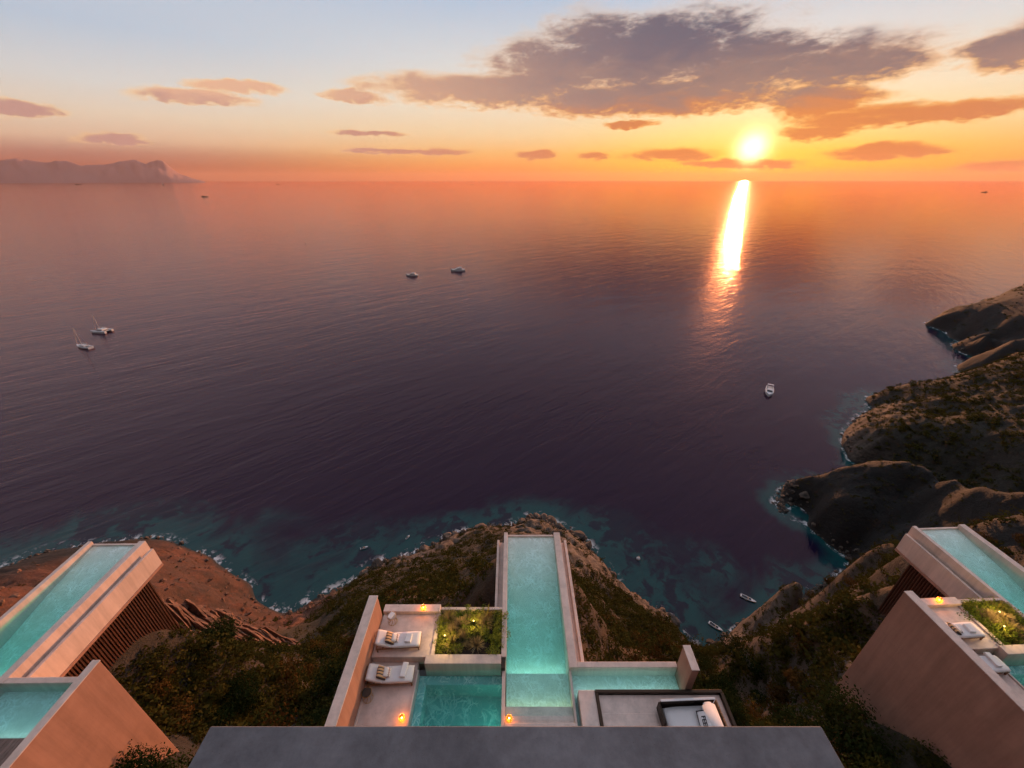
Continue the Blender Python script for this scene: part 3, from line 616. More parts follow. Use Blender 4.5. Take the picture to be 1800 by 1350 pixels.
    lo_ = bpy.data.objects.new('pool_light', L_); lo_.location = W(which, -.62, 6.75, 17.35); link(lo_)
    return v
VILLAS = {k: villa(k) for k in ('left', 'centre', 'right')}
# ------------------------------------------------------------------ furniture
def cloth(name, c0, c1, rough=.9):
    m, q, out = new_mat(name)
    P = q.n('ShaderNodeTexCoord').outputs['Object']
    a = q.noise(P, 3.0, 4, .6); w = q.noise(P, 60, 2, .5)
    finish(q, out, q.mix(a, c0, c1), rough, q.m('MULTIPLY_ADD', w, .15, a), .3, .03, **{'Sheen Weight': .2}); return m
m_white = cloth('white_fabric', (.70, .68, .68), (.80, .78, .78))
m_towel = cloth('towel_cotton', (.74, .73, .73), (.82, .81, .81))
m_stripe, q, out = new_mat('striped_fabric')
gy_ = q.sep(q.n('ShaderNodeTexCoord').outputs['Generated'])[1]
fr = q.m('FRACT', q.m('MULTIPLY', gy_, 4.0))
c = q.mix(q.m('LESS_THAN', fr, .38), (.62, .38, .20), (.055, .042, .04))
finish(q, out, c, .9)
m_print, q, out = new_mat('patterned_fabric')
gx_, gy_, gz_ = q.sep(q.n('ShaderNodeTexCoord').outputs['Generated'])
zig = q.m('ABSOLUTE', q.m('SUBTRACT', q.m('FRACT', q.m('MULTIPLY', gy_, 5.0)), .5))
band = q.m('MULTIPLY', q.m('LESS_THAN', q.m('ABSOLUTE', q.m('SUBTRACT', q.m('MULTIPLY_ADD', zig, .35, gx_), .78)), .07), 1.0)
finish(q, out, q.mix(band, (.72, .68, .66), (.16, .08, .06)), .9)
m_brass, q, out = new_mat('brass_wire'); finish(q, out, (.62, .38, .12), .32, Metallic=.9)
m_black, q, out = new_mat('black_thread'); finish(q, out, (.02, .02, .025), .8)
m_ctable, q, out = new_mat('table_top'); finish(q, out, q.mix(q.noise(wpos(q), 8, 4), (.35, .30, .26), (.5, .44, .4)), .5)

def soft_box(name, lx, ly, lz, puff=.25, n=7, crown=.0):
    """cushion: a box whose faces bulge and whose rim is pinched"""
    bm = bmesh.new(); bmesh.ops.create_cube(bm, size=1.0)
    bmesh.ops.subdivide_edges(bm, edges=bm.edges[:], cuts=n, use_grid_fill=True)
    for v in bm.verts:
        x, y, z = v.co * 2
        k = (1 - abs(x) ** 4) * (1 - abs(y) ** 4)
        rr = (1 - .10 * (abs(y) ** 6) * (abs(z) ** 2)) ; r2 = (1 - .06 * (abs(x) ** 6) * (abs(z) ** 2))
        v.co = Vector((x * lx / 2 * rr, y * ly / 2 * r2, z * lz / 2 * (1 - puff + puff * k)))
    return bm_mesh(name, bm, True)

ME = {}
def lounger_meshes():
    L = {}
    bm = bmesh.new()
    bbox(bm, 0, 2.05, -.33, -.285, .20, .26, .008); bbox(bm, 0, 2.05, .285, .33, .20, .26, .008)
    bbox(bm, 2.0, 2.05, -.283, .283, .20, .26, .008); bbox(bm, 0, .05, -.283, .283, .20, .26, .008)
    L['frame'] = bm_mesh('frame', bm)
    bm = bmesh.new(); bbox(bm, -.03, .03, -.03, .03, 0, .198, .006); L['leg'] = bm_mesh('leg', bm)
    bm = bmesh.new(); bbox(bm, -.045, .045, -.345, .345, 0, .025, .004); L['slat'] = bm_mesh('slat', bm)
    bm = bmesh.new(); bbox(bm, -.03, .80, -.31, .31, -.035, 0, .006); bbox(bm, .28, .33, -.25, .25, -.30, -.037, .006); L['back_panel'] = bm_mesh('back_panel', bm)
    L['seat_cushion'] = soft_box('seat_cushion', 1.36, .67, .13, .16)
    L['back_cushion'] = soft_box('back_cushion', .76, .67, .14, .18)
    return L
def sun_lounger(pos, rz, label):
    if not ME: ME.update(lounger_meshes())
    t = empty('sun_lounger', pos, rz); tag(t, label, 'sun lounger', 'white sun loungers on the villa terraces')
    fr_ = obj('frame', ME['frame'], m_teak, t)
    for x in (.06, 1.99):
        for y in (-.295, .295):
            o = obj('leg', ME['leg'], m_teak, fr_); o.location = (x, y, 0)
    for k in range(10):
        o = obj('slat', ME['slat'], m_teak, fr_); o.location = (.72 + k * .14, 0, .262)
    p = obj('back_panel', ME['back_panel'], m_teak, t); p.location = (.70, 0, .30); p.rotation_euler = Euler((0, R(-26), R(180)), 'XYZ')
    o = obj('seat_cushion', ME['seat_cushion'], m_white, t); o.location = (1.37, 0, .355)
    o = obj('back_cushion', ME['back_cushion'], m_white, t)
    o.location = (.375, 0, .53); o.rotation_euler = (0, R(26), 0)
    return t
def along(t_pos, rz, dx_, dy_, dz_):
    return Vector(t_pos) + Vector((dx_ * math.cos(rz) - dy_ * math.sin(rz), dx_ * math.sin(rz) + dy_ * math.cos(rz), dz_))
def pillow(name, lx, ly, lz, mat, pos, rot, label, cat):
    key = (name, lx)
    if key not in ME: ME[key] = soft_box(name, lx, ly, lz, .62)
    o = obj(name, ME[key], mat); o.location = pos; o.rotation_euler = rot
    return tag(o, label, cat)
def towel_mesh(L_, W_, T_):
    bm = bmesh.new()
    for k in range(3): bbox(bm, -W_ / 2 + .006 * k, W_ / 2 - .004 * k, -L_ / 2 + .005 * k, L_ / 2 - .006 * k, T_ / 3 * k, T_ / 3 * (k + 1) - .002, .012, 2)
    return bm_mesh('folded_towel', bm)

spots = [('centre', -5.44, 7.93, 16.86, 2.5, 'lower', 'white sun lounger on the lower terrace of the middle villa, beside the teal plunge pool'),
         ('centre', -5.36, 8.98, 16.50, 3.0, 'upper', 'white sun lounger on the upper terrace of the middle villa, left of the planter'),
         ('right', -4.86, 8.02, 16.86, 1.0, 'lower', 'nearer white sun lounger on the right-hand villa, its end by the pool corner'),
         ('right', -4.80, 9.10, 16.50, 1.0, 'upper', 'farther white sun lounger on the right-hand villa, beside the planter')]
for (vl, x, y, h, a, lev, lab) in spots:
    pos = W(vl, x, y, h); rz = R(a + VILLA_AT[vl][2])
    sun_lounger(pos, rz, lab)
    who = {('centre', 'lower'): 'the lower lounger of the middle villa', ('centre', 'upper'): 'the upper lounger of the middle villa',
           ('right', 'lower'): 'the nearer lounger of the right villa', ('right', 'upper'): 'the farther lounger of the right villa'}[(vl, lev)]
    pillow('striped_pillow', .46, .50, .17, m_stripe, along(pos, rz, .66, .0, .55), Euler((0, R(38), rz), 'XYZ'), 'black and orange striped pillow on ' + who, 'pillow')
    pillow('patterned_pillow', .34, .38, .13, m_print, along(pos, rz, .88, .03, .50), Euler((0, R(30), rz), 'XYZ'), 'small white patterned pillow on ' + who, 'pillow')
    tw = obj('folded_towel', towel_mesh(.62 if lev == 'lower' else .40, .26 if lev == 'lower' else .30, .11), m_towel)
    tw.location = along(pos, rz, 1.62 if lev == 'lower' else 1.5, .12 if lev == 'lower' else 0, .425); tw.rotation_euler = (0, 0, rz + R(-6))
    tag(tw, ('long folded white towel across ' if lev == 'lower' else 'short folded white towel on ') + who, 'towel')

def wire(bm, pts, r, n=5):
    for p_, q_ in zip(pts[:-1], pts[1:]): tube(bm, p_, q_, r, None, n)
def side_table(pos, rz, label, topmat):
    t = empty('side_table', pos, rz); tag(t, label, 'side table', 'brass wire side tables')
    for k in range(6):
        a = k * math.pi / 3; bm = bmesh.new()
        pts = [(math.cos(a + .55 * math.sin(u_ * math.pi)) * (.21 - .11 * math.sin(u_ * math.pi)), math.sin(a + .55 * math.sin(u_ * math.pi)) * (.21 - .11 * math.sin(u_ * math.pi)), .46 * u_) for u_ in np.linspace(0, 1, 8)]
        wire(bm, pts, .011); obj('wire_leg', bm_mesh('wire_leg', bm, True), m_brass, t)
    for z, r in ((.012, .21), (.46, .21)):
        bm = bmesh.new(); wire(bm, [(math.cos(a) * r, math.sin(a) * r, z) for a in np.linspace(0, 2 * math.pi, 17)], .011)
        obj('ring', bm_mesh('ring', bm, True), m_brass, t)
    bm = bmesh.new(); bmesh.ops.create_cone(bm, cap_ends=True, segments=24, radius1=.20, radius2=.20, depth=.012, matrix=Matrix.Translation((0, 0, .474)))
    obj('table_top', bm_mesh('table_top', bm), topmat, t)
    return t
m_smoke, q, out = new_mat('smoked_glass'); finish(q, out, (.03, .04, .04), .1)
for vl, x, y, h, lab, mt_ in (('centre', -5.02, 9.93, 16.50, 'brass wire side table at the back corner of the upper terrace of the middle villa', m_ctable),
                              ('centre', -5.28, 7.35, 16.86, 'brass wire side table in front of the lower lounger of the middle villa', m_smoke),
                              ('right', -4.82, 10.40, 16.30, 'brass wire side table on the back ledge of the right-hand villa', m_ctable),
                              ('right', -4.70, 7.46, 16.86, 'brass wire side table in front of the nearer lounger of the right villa', m_smoke)):
    side_table(W(vl, x, y, h), .3, lab, mt_)
    if y > 9:
        bk = obj('book', (lambda bm: (bbox(bm, -.11, .11, -.16, .16, 0, .05, .004), bm_mesh('book', bm))[1])(bmesh.new()), m_towel)
        bk.location = W(vl, x, y, h) + Vector((-.02, 0, .4815)); bk.rotation_euler = (0, 0, R(-25))
        tag(bk, 'white book lying on the wire table of the ' + ('middle' if vl == 'centre' else 'right-hand') + ' villa', 'book')

# lanterns
m_amber, q, out = new_mat('amber_glass')
tr = q.n('ShaderNodeBsdfTransparent', {'Color': (1.0, .55, .22)}); gl = q.n('ShaderNodeBsdfGlossy', {'Color': (1, .8, .6), 'Roughness': .08})
di = q.n('ShaderNodeBsdfTranslucent', {'Color': (.9, .35, .08)})
mx = q.n('ShaderNodeMixShader', {0: .35, 1: tr.outputs[0], 2: di.outputs[0]})
mx2 = q.n('ShaderNodeMixShader', {0: .08, 1: mx.outputs[0], 2: gl.outputs[0]}); q.L.new(mx2.outputs[0], out.inputs['Surface'])
m_flame = glow('candle_flame', (1.0, .50, .12), 32.0)
def lathe(name, prof, n=18):
    vv = []; ff = []
    for r, z in prof:
        for k in range(n): vv.append((r * math.cos(2 * math.pi * k / n), r * math.sin(2 * math.pi * k / n), z))
    for j in range(len(prof) - 1):
        for k in range(n): ff.append((j * n + k, j * n + (k + 1) % n, (j + 1) * n + (k + 1) % n, (j + 1) * n + k))
    return mesh_np(name, np.array(vv), np.array(ff), True)
me_globe = lathe('glass_globe', [(.07, .0), (.105, .03), (.135, .09), (.14, .14), (.125, .21), (.095, .26), (.08, .285), (.084, .30)])
me_rim = lathe('base_ring', [(.078, 0), (.078, .018), (.03, .02), (.0, .02)])
bm = bmesh.new(); ball(bm, (0, 0, .0), .026, 8, 6, (1, 1, 1.7)); me_flame = bm_mesh('flame', bm, True)
bm = bmesh.new(); tube(bm, (0, 0, .02), (0, 0, .10), .038, None, 12); me_candle = bm_mesh('candle', bm, True)
m_wax, q, out = new_mat('wax'); finish(q, out, (.8, .7, .55), .5)
def lantern(pos, label, e=4.0):
    t = empty('lantern', pos); tag(t, label, 'lantern', 'amber glass lanterns')
    obj('glass_globe', me_globe, m_amber, t); obj('base_ring', me_rim, m_brass, t)
    obj('candle', me_candle, m_wax, t)
    f = obj('flame', me_flame, m_flame, t); f.location = (0, 0, .15)
    l = bpy.data.lights.new('candle_light', 'POINT'); l.energy = e; l.color = (1.0, .46, .14); l.shadow_soft_size = .05
    lo_ = bpy.data.objects.new('candle_light', l); link(lo_, t); lo_.location = (0, 0, .18)
lantern(W('centre', -3.79, 10.33, 16.30), 'lit amber lantern on the back ledge left of the planter, middle villa', 13)
lantern(W('centre', -3.87, 6.70, 16.86), 'lit amber lantern on the lower terrace left of the plunge pool', 9)
lantern(W('centre', -0.10, 6.62, 16.68), 'lit amber lantern at the pool steps right of the plunge pool', 5)
lantern(W('right', -3.45, 10.38, 16.30), 'lit amber lantern on the back ledge of the right-hand villa', 13)

# day bed on the platform
def day_bed(vl):
    p0 = W(vl, 6.12, 6.05, 16.50); rz = R(2 + VILLA_AT[vl][2])
    t = empty('day_bed', p0, rz); tag(t, 'white day bed with dark wooden rail on the framed platform', 'day bed')
    def bx_(name, *k, mat=m_bronze, bev=.01):
        bm = bmesh.new(); bbox(bm, *k, bev); return obj(name, bm_mesh(name, bm), mat, t)
    bx_('base', -1.12, 1.05, -1.0, .92, .12, .24, mat=m_teak)
    for sx_2 in (-1.0, .95):
        for sy_2 in (-.9, .82): bx_('leg', sx_2 - .04, sx_2 + .04, sy_2 - .04, sy_2 + .04, 0, .118)
    bx_('rail', -1.16, 1.08, .95, 1.01, .10, .78)
    bx_('rail_cap', -1.18, 1.10, .935, 1.025, .783, .80, mat=m_white)
    bx_('arm', -1.24, -1.165, .30, 1.01, .10, .62)
    bx_('end_rail', 1.084, 1.14, -1.0, .93, .10, .80, mat=m_teak)
    o = obj('mattress', soft_box('mattress', 2.1, 1.86, .24, .10), m_white, t); o.location = (-.04, -.05, .36)
    bm = bmesh.new()
    bmesh.ops.create_cone(bm, cap_ends=True, segments=20, radius1=.25, radius2=.25, depth=1.74, matrix=Matrix.Rotation(R(90), 4, 'X'))
    bmesh.ops.bevel(bm, geom=[e for e in bm.edges if len(e.link_faces) == 2 and abs(e.verts[0].co.y) > .8 and abs(e.verts[0].co.y - e.verts[1].co.y) < .01], offset=.09, segments=3, affect='EDGES')
    o = obj('bolster', bm_mesh('bolster', bm, True), m_white, t); o.location = (.72, -.02, .70); o.scale = (1.15, 1, .9)
    # cushion with lettering, leaning on the bolster
    cpos = p0 + Vector((.36, .22, .68)); crot = Euler((R(0), R(-30), rz + R(-8)), 'XYZ')
    cu = obj('lettered_cushion', soft_box('lettered_cushion', .52, .86, .16, .5), m_white); cu.location = cpos; cu.rotation_euler = crot
    tag(cu, 'white cushion with dark border and lettering on the day bed', 'cushion')
    bm = bmesh.new()
    for (xa, xb, ya, yb) in ((-.25, .25, .385, .42), (-.25, .25, -.42, -.385), (-.25, -.222, -.385, .385), (.215, .25, -.385, .385)): bbox(bm, xa, xb, ya, yb, .045, .062)
    obj('border', bm_mesh('border', bm), m_black, cu)
    fc = bpy.data.curves.new('lettering', 'FONT'); fc.body = 'FEEL'; fc.size = .22; fc.extrude = .004; fc.align_x = 'CENTER'; fc.align_y = 'CENTER'; fc.offset = .006
    fo_ = bpy.data.objects.new('tmp', fc); me = bpy.data.meshes.new_from_object(fo_); me.name = 'lettering'; bpy.data.objects.remove(fo_)
    o = obj('lettering', me, m_black, cu); o.location = (-.02, .0, .088); o.rotation_euler = (0, 0, R(-90))
day_bed('centre')
# ------------------------------------------------------------------ plants
def leaf_mat(name, c0, c1, c2):
    m, q, out = new_mat(name)
    rnd = q.n('ShaderNodeObjectInfo').outputs['Random']; P = wpos(q)
    big = q.noise(P, .35, 3, .6); sm = q.noise(P, 3.0, 3, .6)
    c = q.mix(q.ss(q.m('MULTIPLY_ADD', rnd, .45, q.m('MULTIPLY', big, .75)), .35, .75), c0, c1)
    c = q.mix(q.ss(sm, .52, .72), c, c2)
    d = q.n('ShaderNodeBsdfDiffuse', {'Color': c}); t = q.n('ShaderNodeBsdfTranslucent', {'Color': c})
    mx = q.n('ShaderNodeMixShader', {0: .25, 1: d.outputs[0], 2: t.outputs[0]}); q.L.new(mx.outputs[0], out.inputs['Surface']); return m
m_leaf_dark = leaf_mat('dark_leaves', (.010, .021, .007), (.028, .038, .011), (.048, .055, .018))
m_leaf_dry = leaf_mat('dry_leaves', (.050, .026, .008), (.085, .048, .014), (.11, .066, .022))
m_leaf_mix = leaf_mat('scrub_leaves', (.018, .024, .008), (.055, .052, .012), (.095, .072, .020))
m_leaf_gard = leaf_mat('garden_leaves', (.10, .16, .02), (.22, .25, .04), (.32, .31, .08))
m_leaf_grey = leaf_mat('silver_leaves', (.18, .15, .08), (.28, .22, .12), (.34, .27, .15))
m_blade = leaf_mat('yucca_blades', (.12, .12, .025), (.20, .18, .045), (.26, .21, .07))
m_bark, q, out = new_mat('bark'); finish(q, out, q.mix(q.noise(wpos(q), 7, 4), (.03, .02, .014), (.09, .06, .04)), .9)

def leaf_cloud(n, leaf, rng, lobes=5, flat=.75, shell=.55):
    """n leaf quads through a lumpy dome of unit radius, standing on z = 0"""
    lc = rng.normal(0, .38, (lobes, 3)); lc[:, 2] = np.abs(lc[:, 2]) * .6 + .35; lr = rng.uniform(.38, .68, lobes)
    k = rng.integers(0, lobes, n); d = rng.normal(0, 1, (n, 3)); d /= np.linalg.norm(d, axis=1)[:, None]
    rad = lr[k] * (shell + (1 - shell) * rng.random(n) ** .5) * rng.uniform(.85, 1.12, n)
    p = lc[k] + d * rad[:, None]; p[:, 2] = np.maximum(p[:, 2] * flat, .02)
    nr = d + rng.normal(0, .55, (n, 3)); nr /= np.linalg.norm(nr, axis=1)[:, None]
    t = np.cross(nr, rng.normal(0, 1, (n, 3))); t /= np.linalg.norm(t, axis=1)[:, None] + 1e-9
    bt = np.cross(nr, t); sz = leaf * rng.uniform(.6, 1.4, n)[:, None]
    v = np.stack([p - t * sz, p - bt * sz * .55, p + t * sz, p + bt * sz * .55], 1).reshape(-1, 3)
    f = np.arange(4 * n).reshape(-1, 4); return v, f
rngp = np.random.default_rng(5)
SHRUB = [mesh_np('shrub', *leaf_cloud(1000, .068, rngp, 8, .8)) for _ in range(6)]
def footprint(x, y, pad=.4):
    hit_ = np.zeros(np.shape(x), bool)
    for sx, sy, _ in VILLA_AT.values():
        hit_ |= (x > sx - 7.1 - pad) & (x < sx + 8.0 + pad) & (y < 10.05)
        hit_ |= (x > sx) & (x < sx + 9.6) & (y < 9.3)
        hit_ |= (x > sx - 6.9) & (x < sx - .6) & (y < 12.75 + pad)
        hit_ |= (x > sx - 1.1 - pad) & (x < sx + 3.5 + pad) & (y < 17.6 + pad)
    return hit_
def scatter(n, x0, x1, y0, y1, rng, minz=2.5, dens=None, mind=0.0, taken=None, free=False):
    out_ = [] if taken is None else taken; first = len(out_); tries = 0
    while len(out_) - first < n and tries < 400:
        tries += 1
        x = rng.uniform(x0, x1, 200); y = rng.uniform(y0, y1, 200); z = ground(x, y)
        ok = (z > minz) & (free | ~footprint(x, y)) & ~((x > -62) & (x < -30) & (y > 25.5) & (y < 45) & (rng.random(200) < .93))
        if dens is not None: ok &= rng.random(200) < dens(x, y)
        for a, b_, c_ in zip(x[ok], y[ok], z[ok]):
            if mind and any((a - p[0]) ** 2 + (b_ - p[1]) ** 2 < mind * mind for p in out_): continue
            out_.append((a, b_, c_))
            if len(out_) - first >= n: break
    return out_[first:]
COLN = {'dark_leaves': 'dark green', 'scrub_leaves': 'olive', 'dry_leaves': 'rust-brown'}
def shrubs(n, box, mats, where, group, rmin, rmax, mind, seed):
    """where(x, y) names the nearest thing one can find"""
    rng = np.random.default_rng(seed)
    for i, (x, y, z) in enumerate(scatter(n, *box, rng, mind=mind)):
        me = SHRUB[int(rng.integers(0, 6))]
        o = bpy.data.objects.new('shrub', me); link(o)
        if not me.materials: me.materials.append(m_leaf_dark)
        mm = mats[int(rng.integers(0, len(mats)))]
        o.material_slots[0].link = 'OBJECT'; o.material_slots[0].material = mm
        t_ = rng.random(); r = rmin + (rmax - rmin) * t_
        o.location = (x, y, z - .12 * r); o.scale = (r, r, r * rng.uniform(.75, 1.1)); o.rotation_euler = (0, 0, rng.uniform(0, 6.28))
        size = 'small' if t_ < .33 else ('medium' if t_ < .67 else 'large')
        tag(o, '%s %s shrub %s' % (size, COLN[mm.name], where(x, y)), 'shrub', group)
def w_left(x, y):
    if y < 13: return 'between the orange wall and the grey roof slab' if x > -16 else 'at the foot of the orange wall'
    if x > -15: return 'on the slope below the terrace wall of the middle villa'
    return ('in the upper left gully behind the orange wall' if y < 19 else 'in the lower left gully below the tilted rock layers') if x < -20 else 'in the middle of the left gully'
def w_mid(x, y):
    if y < 12: return 'between the framed platform and the tall mauve wall'
    return ('right of the end wall of the middle villa' if x < 15 else 'at the far edge of the tall mauve wall') if y < 18 else ('above the pebble beach of the right bay' if x < 17 else 'on the bare-patched slope left of the mauve wall')
def w_right(x, y):
    if x < 34: return 'beside the slatted screen of the right villa' if y < 24 else 'on the slope left of the right villa screen'
    return 'on the ridge edge above the dark inlet' if y + .6 * (x - 34) > 42 else 'halfway down the slope below the right villa'
shrubs(60, (-34, -9, 10, 27), [m_leaf_dark, m_leaf_dark, m_leaf_mix, m_leaf_dry], w_left, 'gully shrubs left of the middle villa', .8, 1.7, 1.3, 21)
shrubs(14, (-21.4, -16, 10.2, 15), [m_leaf_dark, m_leaf_mix, m_leaf_dry], w_left, 'gully shrubs left of the middle villa', .6, 1.2, .9, 24)
shrubs(60, (9, 24, 6, 26), [m_leaf_dark, m_leaf_mix, m_leaf_dry], w_mid, 'slope shrubs right of the middle villa', .7, 1.5, 1.2, 22)
shrubs(60, (24, 62, 14, 52), [m_leaf_mix, m_leaf_dry, m_leaf_dry], w_right, 'slope shrubs below the right villa', .6, 1.25, 1.4, 23)

# trees with trunks, close under the villas
rngt = np.random.default_rng(9)
TREE = []
for _ in range(3):
    crown = mesh_np('crown', *leaf_cloud(4200, .042, rngt, 13, 1.0, .35))
    bm = bmesh.new(); tube(bm, (0, 0, -1.0), (.05, .03, .25), .07, .045, 7)
    for k in range(5):
        a = k * 1.27 + rngt.random(); tube(bm, (.04, .03, .1 + .04 * k), (math.cos(a) * .4, math.sin(a) * .4, .45 + .06 * k), .03, .01, 5)
    TREE.append((crown, bm_mesh('trunk', bm)))
trees = [(-15.6, 6.3, 1.9, 0, 'leafy tree in front of the orange wall, nearest the grey roof slab'), (-16.9, 7.3, 1.4, 1, 'small leafy tree against the lower corner of the orange wall'),
         (-13.6, 8.3, 1.7, 2, 'dark tree in the gully left of the grey roof slab, above the orange wall foot'), (-18.2, 13.6, 1.5, 1, 'dark rounded tree in the middle of the left gully'),
         (-22.4, 17.5, 1.6, 2, 'dark tree below the striped rock layers'), (14.2, 7.6, 2.0, 0, 'dark green tree beside the right corner of the grey roof slab'), (17.4, 9.6, 1.9, 1, 'dark green tree against the foot of the tall mauve wall'),
         (16.2, 6.2, 1.9, 2, 'dark green tree at the bottom edge by the mauve wall'), (12.8, 11.5, 1.6, 2, 'dark green tree right of the framed platform'), (15.2, 14.0, 1.5, 0, 'dark green tree on the slope between the framed platform and mauve wall')]
for (x, y, r, k, lab) in trees:
    t = empty('tree', (x, y, float(ground(x, y)[0])), rngt.uniform(0, 6)); tag(t, lab, 'tree', 'trees under the villas')
    c_ = obj('crown', TREE[k][0], m_leaf_dark, t); c_.scale = (r, r, r * .95); c_.location = (0, 0, .75 * r)
    tr_ = obj('trunk', TREE[k][1], m_bark, t); tr_.scale = (r, r, r); tr_.location = (0, 0, .75 * r)

# scrub that covers the slopes as one mass
def zdens(x, y): return np.clip(zone(x, y)[:, 3], 0, 1)
def scrub_mass(name, spec, mat, label, seed, minz=2.2):
    rng = np.random.default_rng(seed); VV = []; FF = []; off = 0
    bases = [leaf_cloud(64, .17, rng, 5, .8) for _ in range(8)]
    for (n, box, r0, r1, *fr_) in spec:
        pts = scatter(n, *box, rng, minz=minz, dens=None if fr_ else zdens, free='in' in fr_)
        for (x, y, z) in pts:
            v, f = bases[int(rng.integers(0, 8))]; r = r0 + (r1 - r0) * rng.random() ** 2; a = rng.uniform(0, 6.28); c_, s_ = math.cos(a), math.sin(a)
            vv = np.stack([x + r * (v[:, 0] * c_ - v[:, 1] * s_), y + r * (v[:, 0] * s_ + v[:, 1] * c_), z + r * (v[:, 2] * .85 - .1)], 1)
            VV.append(vv); FF.append(f + off); off += len(v)
    o = obj(name, mesh_np(name, np.concatenate(VV), np.concatenate(FF)), mat); tag(o, label, 'scrub', kind='stuff')
scrub_mass('hillside_scrub', [(3200, (-60, 40, 10, 90), .35, 1.1), (500, (-120, -30, 20, 80), .2, .6), (3000, (8, 62, 8, 55), .35, 1.1), (1700, (-36, -6, 6, 40), .4, 1.1), (420, (-22.45, -17.0, 10.1, 17.8), .35, .8, 'in'), (300, (19.5, 25.9, 11.5, 19), .3, .75, 'in'), (40, (-5, -1.4, 13.2, 18), .3, .7, 'in'), (130, (3.9, 8.5, 10.6, 18), .3, .7, 'in'), (1300, (24, 62, 14, 54), .25, .8, 'any'), (500, (-16, 12, 17.5, 40), .25, .7, 'any'), (1300, (14, 44, 10, 34), .4, 1.0)], m_leaf_mix, 'olive and rust scrub covering the slopes below the villas', 31)
scrub_mass('headland_scrub', [(1500, (60, 140, 20, 110), .5, 1.2), (4200, (135, 330, 60, 200), .8, 2.0), (1300, (290, 560, 190, 380), 1.0, 2.6), (2000, (138, 300, 88, 190), .4, 1.2, 'any'), (600, (285, 480, 200, 350), .6, 1.6, 'any'), (500, (88, 140, 60, 108), .3, .9, 'any')], m_leaf_mix, 'dark scrub covering the right-hand headlands', 32)

# ------------------------------------------------------------------ rocks
m_rock, q, out = new_mat('shore_rock'); P = wpos(q)
rnd = q.n('ShaderNodeObjectInfo').outputs['Random']
st_ = q.noise(q.map(P, rot=(.5, .3, 0), scale=(1, 1, 2.5)), .9, 6, .65)
finish(q, out, q.vm('SCALE', q.mix(q.ss(st_, .35, .65), (.03, .026, .023), (.14, .105, .082)), scale=q.m('MULTIPLY_ADD', rnd, .7, .6)), .9, st_, .6, .3)
m_layer, q, out = new_mat('layered_rock'); P = wpos(q)
st_ = q.noise(q.map(P, rot=(0, 0, R(25)), scale=(.3, 3.0, 1.5)), 1.0, 6, .65)
finish(q, out, q.mix(q.ss(st_, .35, .65), (.07, .035, .022), (.25, .12, .07)), .9, st_, .6, .2)
rngr = np.random.default_rng(3)
def rock_mesh(name, sub, rng):
    bm = bmesh.new(); bmesh.ops.create_icosphere(bm, subdivisions=sub, radius=1.0)
    s_ = rng.uniform(.6, 1.2, 3); pl = [Vector(rng.normal(0, 1, 3)).normalized() for _ in range(9)]; cut = rng.uniform(.55, .95, 9)
    for v in bm.verts:
        c_ = v.co.copy()
        for p_, k in zip(pl, cut):
            d = c_.dot(p_)
            if d > k: c_ -= p_ * (d - k)
        v.co = Vector((c_.x * s_[0], c_.y * s_[1], c_.z * s_[2] * .8)) * (1 + rng.normal(0, .03))
    return bm_mesh(name, bm)
ROCK = [rock_mesh('boulder', 2, rngr) for _ in range(6)]
shore = np.where((GZ > .2) & (GZ < 2.6) & (gx > -140) & (gx < 175) & (gy > 45) & (gy < 175))[0]
def boulders(n, box, label, group, seed, r0=.8, r1=2.4):
    rng = np.random.default_rng(seed)
    idx = shore[(gx[shore] > box[0]) & (gx[shore] < box[1]) & (gy[shore] > box[2]) & (gy[shore] < box[3])]
    if len(idx) == 0: return
    for i in rng.choice(idx, min(n, len(idx)), replace=False):
        o = obj('boulder', ROCK[int(rng.integers(0, 6))], m_rock); r = r0 + (r1 - r0) * rng.random() ** 2
        x = gx[i] + rng.normal(0, .8); y = gy[i] + rng.normal(0, .8)
        o.location = (x, y, max(float(ground(x, y)[0]), -.4) + .15 * r); o.scale = (r, r, r); o.rotation_euler = tuple(rng.uniform(-.6, .6, 2)) + (rng.uniform(0, 6),)
        tag(o, ('large ' if r > r0 + .45 * (r1 - r0) else 'smaller ') + label + (', seaward side' if y > (box[2] + box[3]) / 2 else ', landward side'), 'boulder', group)
boulders(22, (-45, 14, 55, 100), 'brown boulder on the shore around the middle headland tip', 'boulders round the middle headland', 41)
boulders(18, (14, 42, 48, 92), 'pale boulder on the shore right of the middle headland', 'boulders right of the middle headland', 42)
boulders(8, (-78, -44, 50, 80), 'small boulder on the beach of the left bay', 'boulders of the left bay', 43, .3, .8)
boulders(10, (42, 64, 45, 62), 'boulder on the pebble beach below the right slope', 'boulders of the right bay beach', 44, .5, 1.5)
boulders(16, (85, 180, 70, 170), 'dark boulder at the foot of the right-hand headlands', 'boulders of the right headlands', 45, 1.0, 2.6)
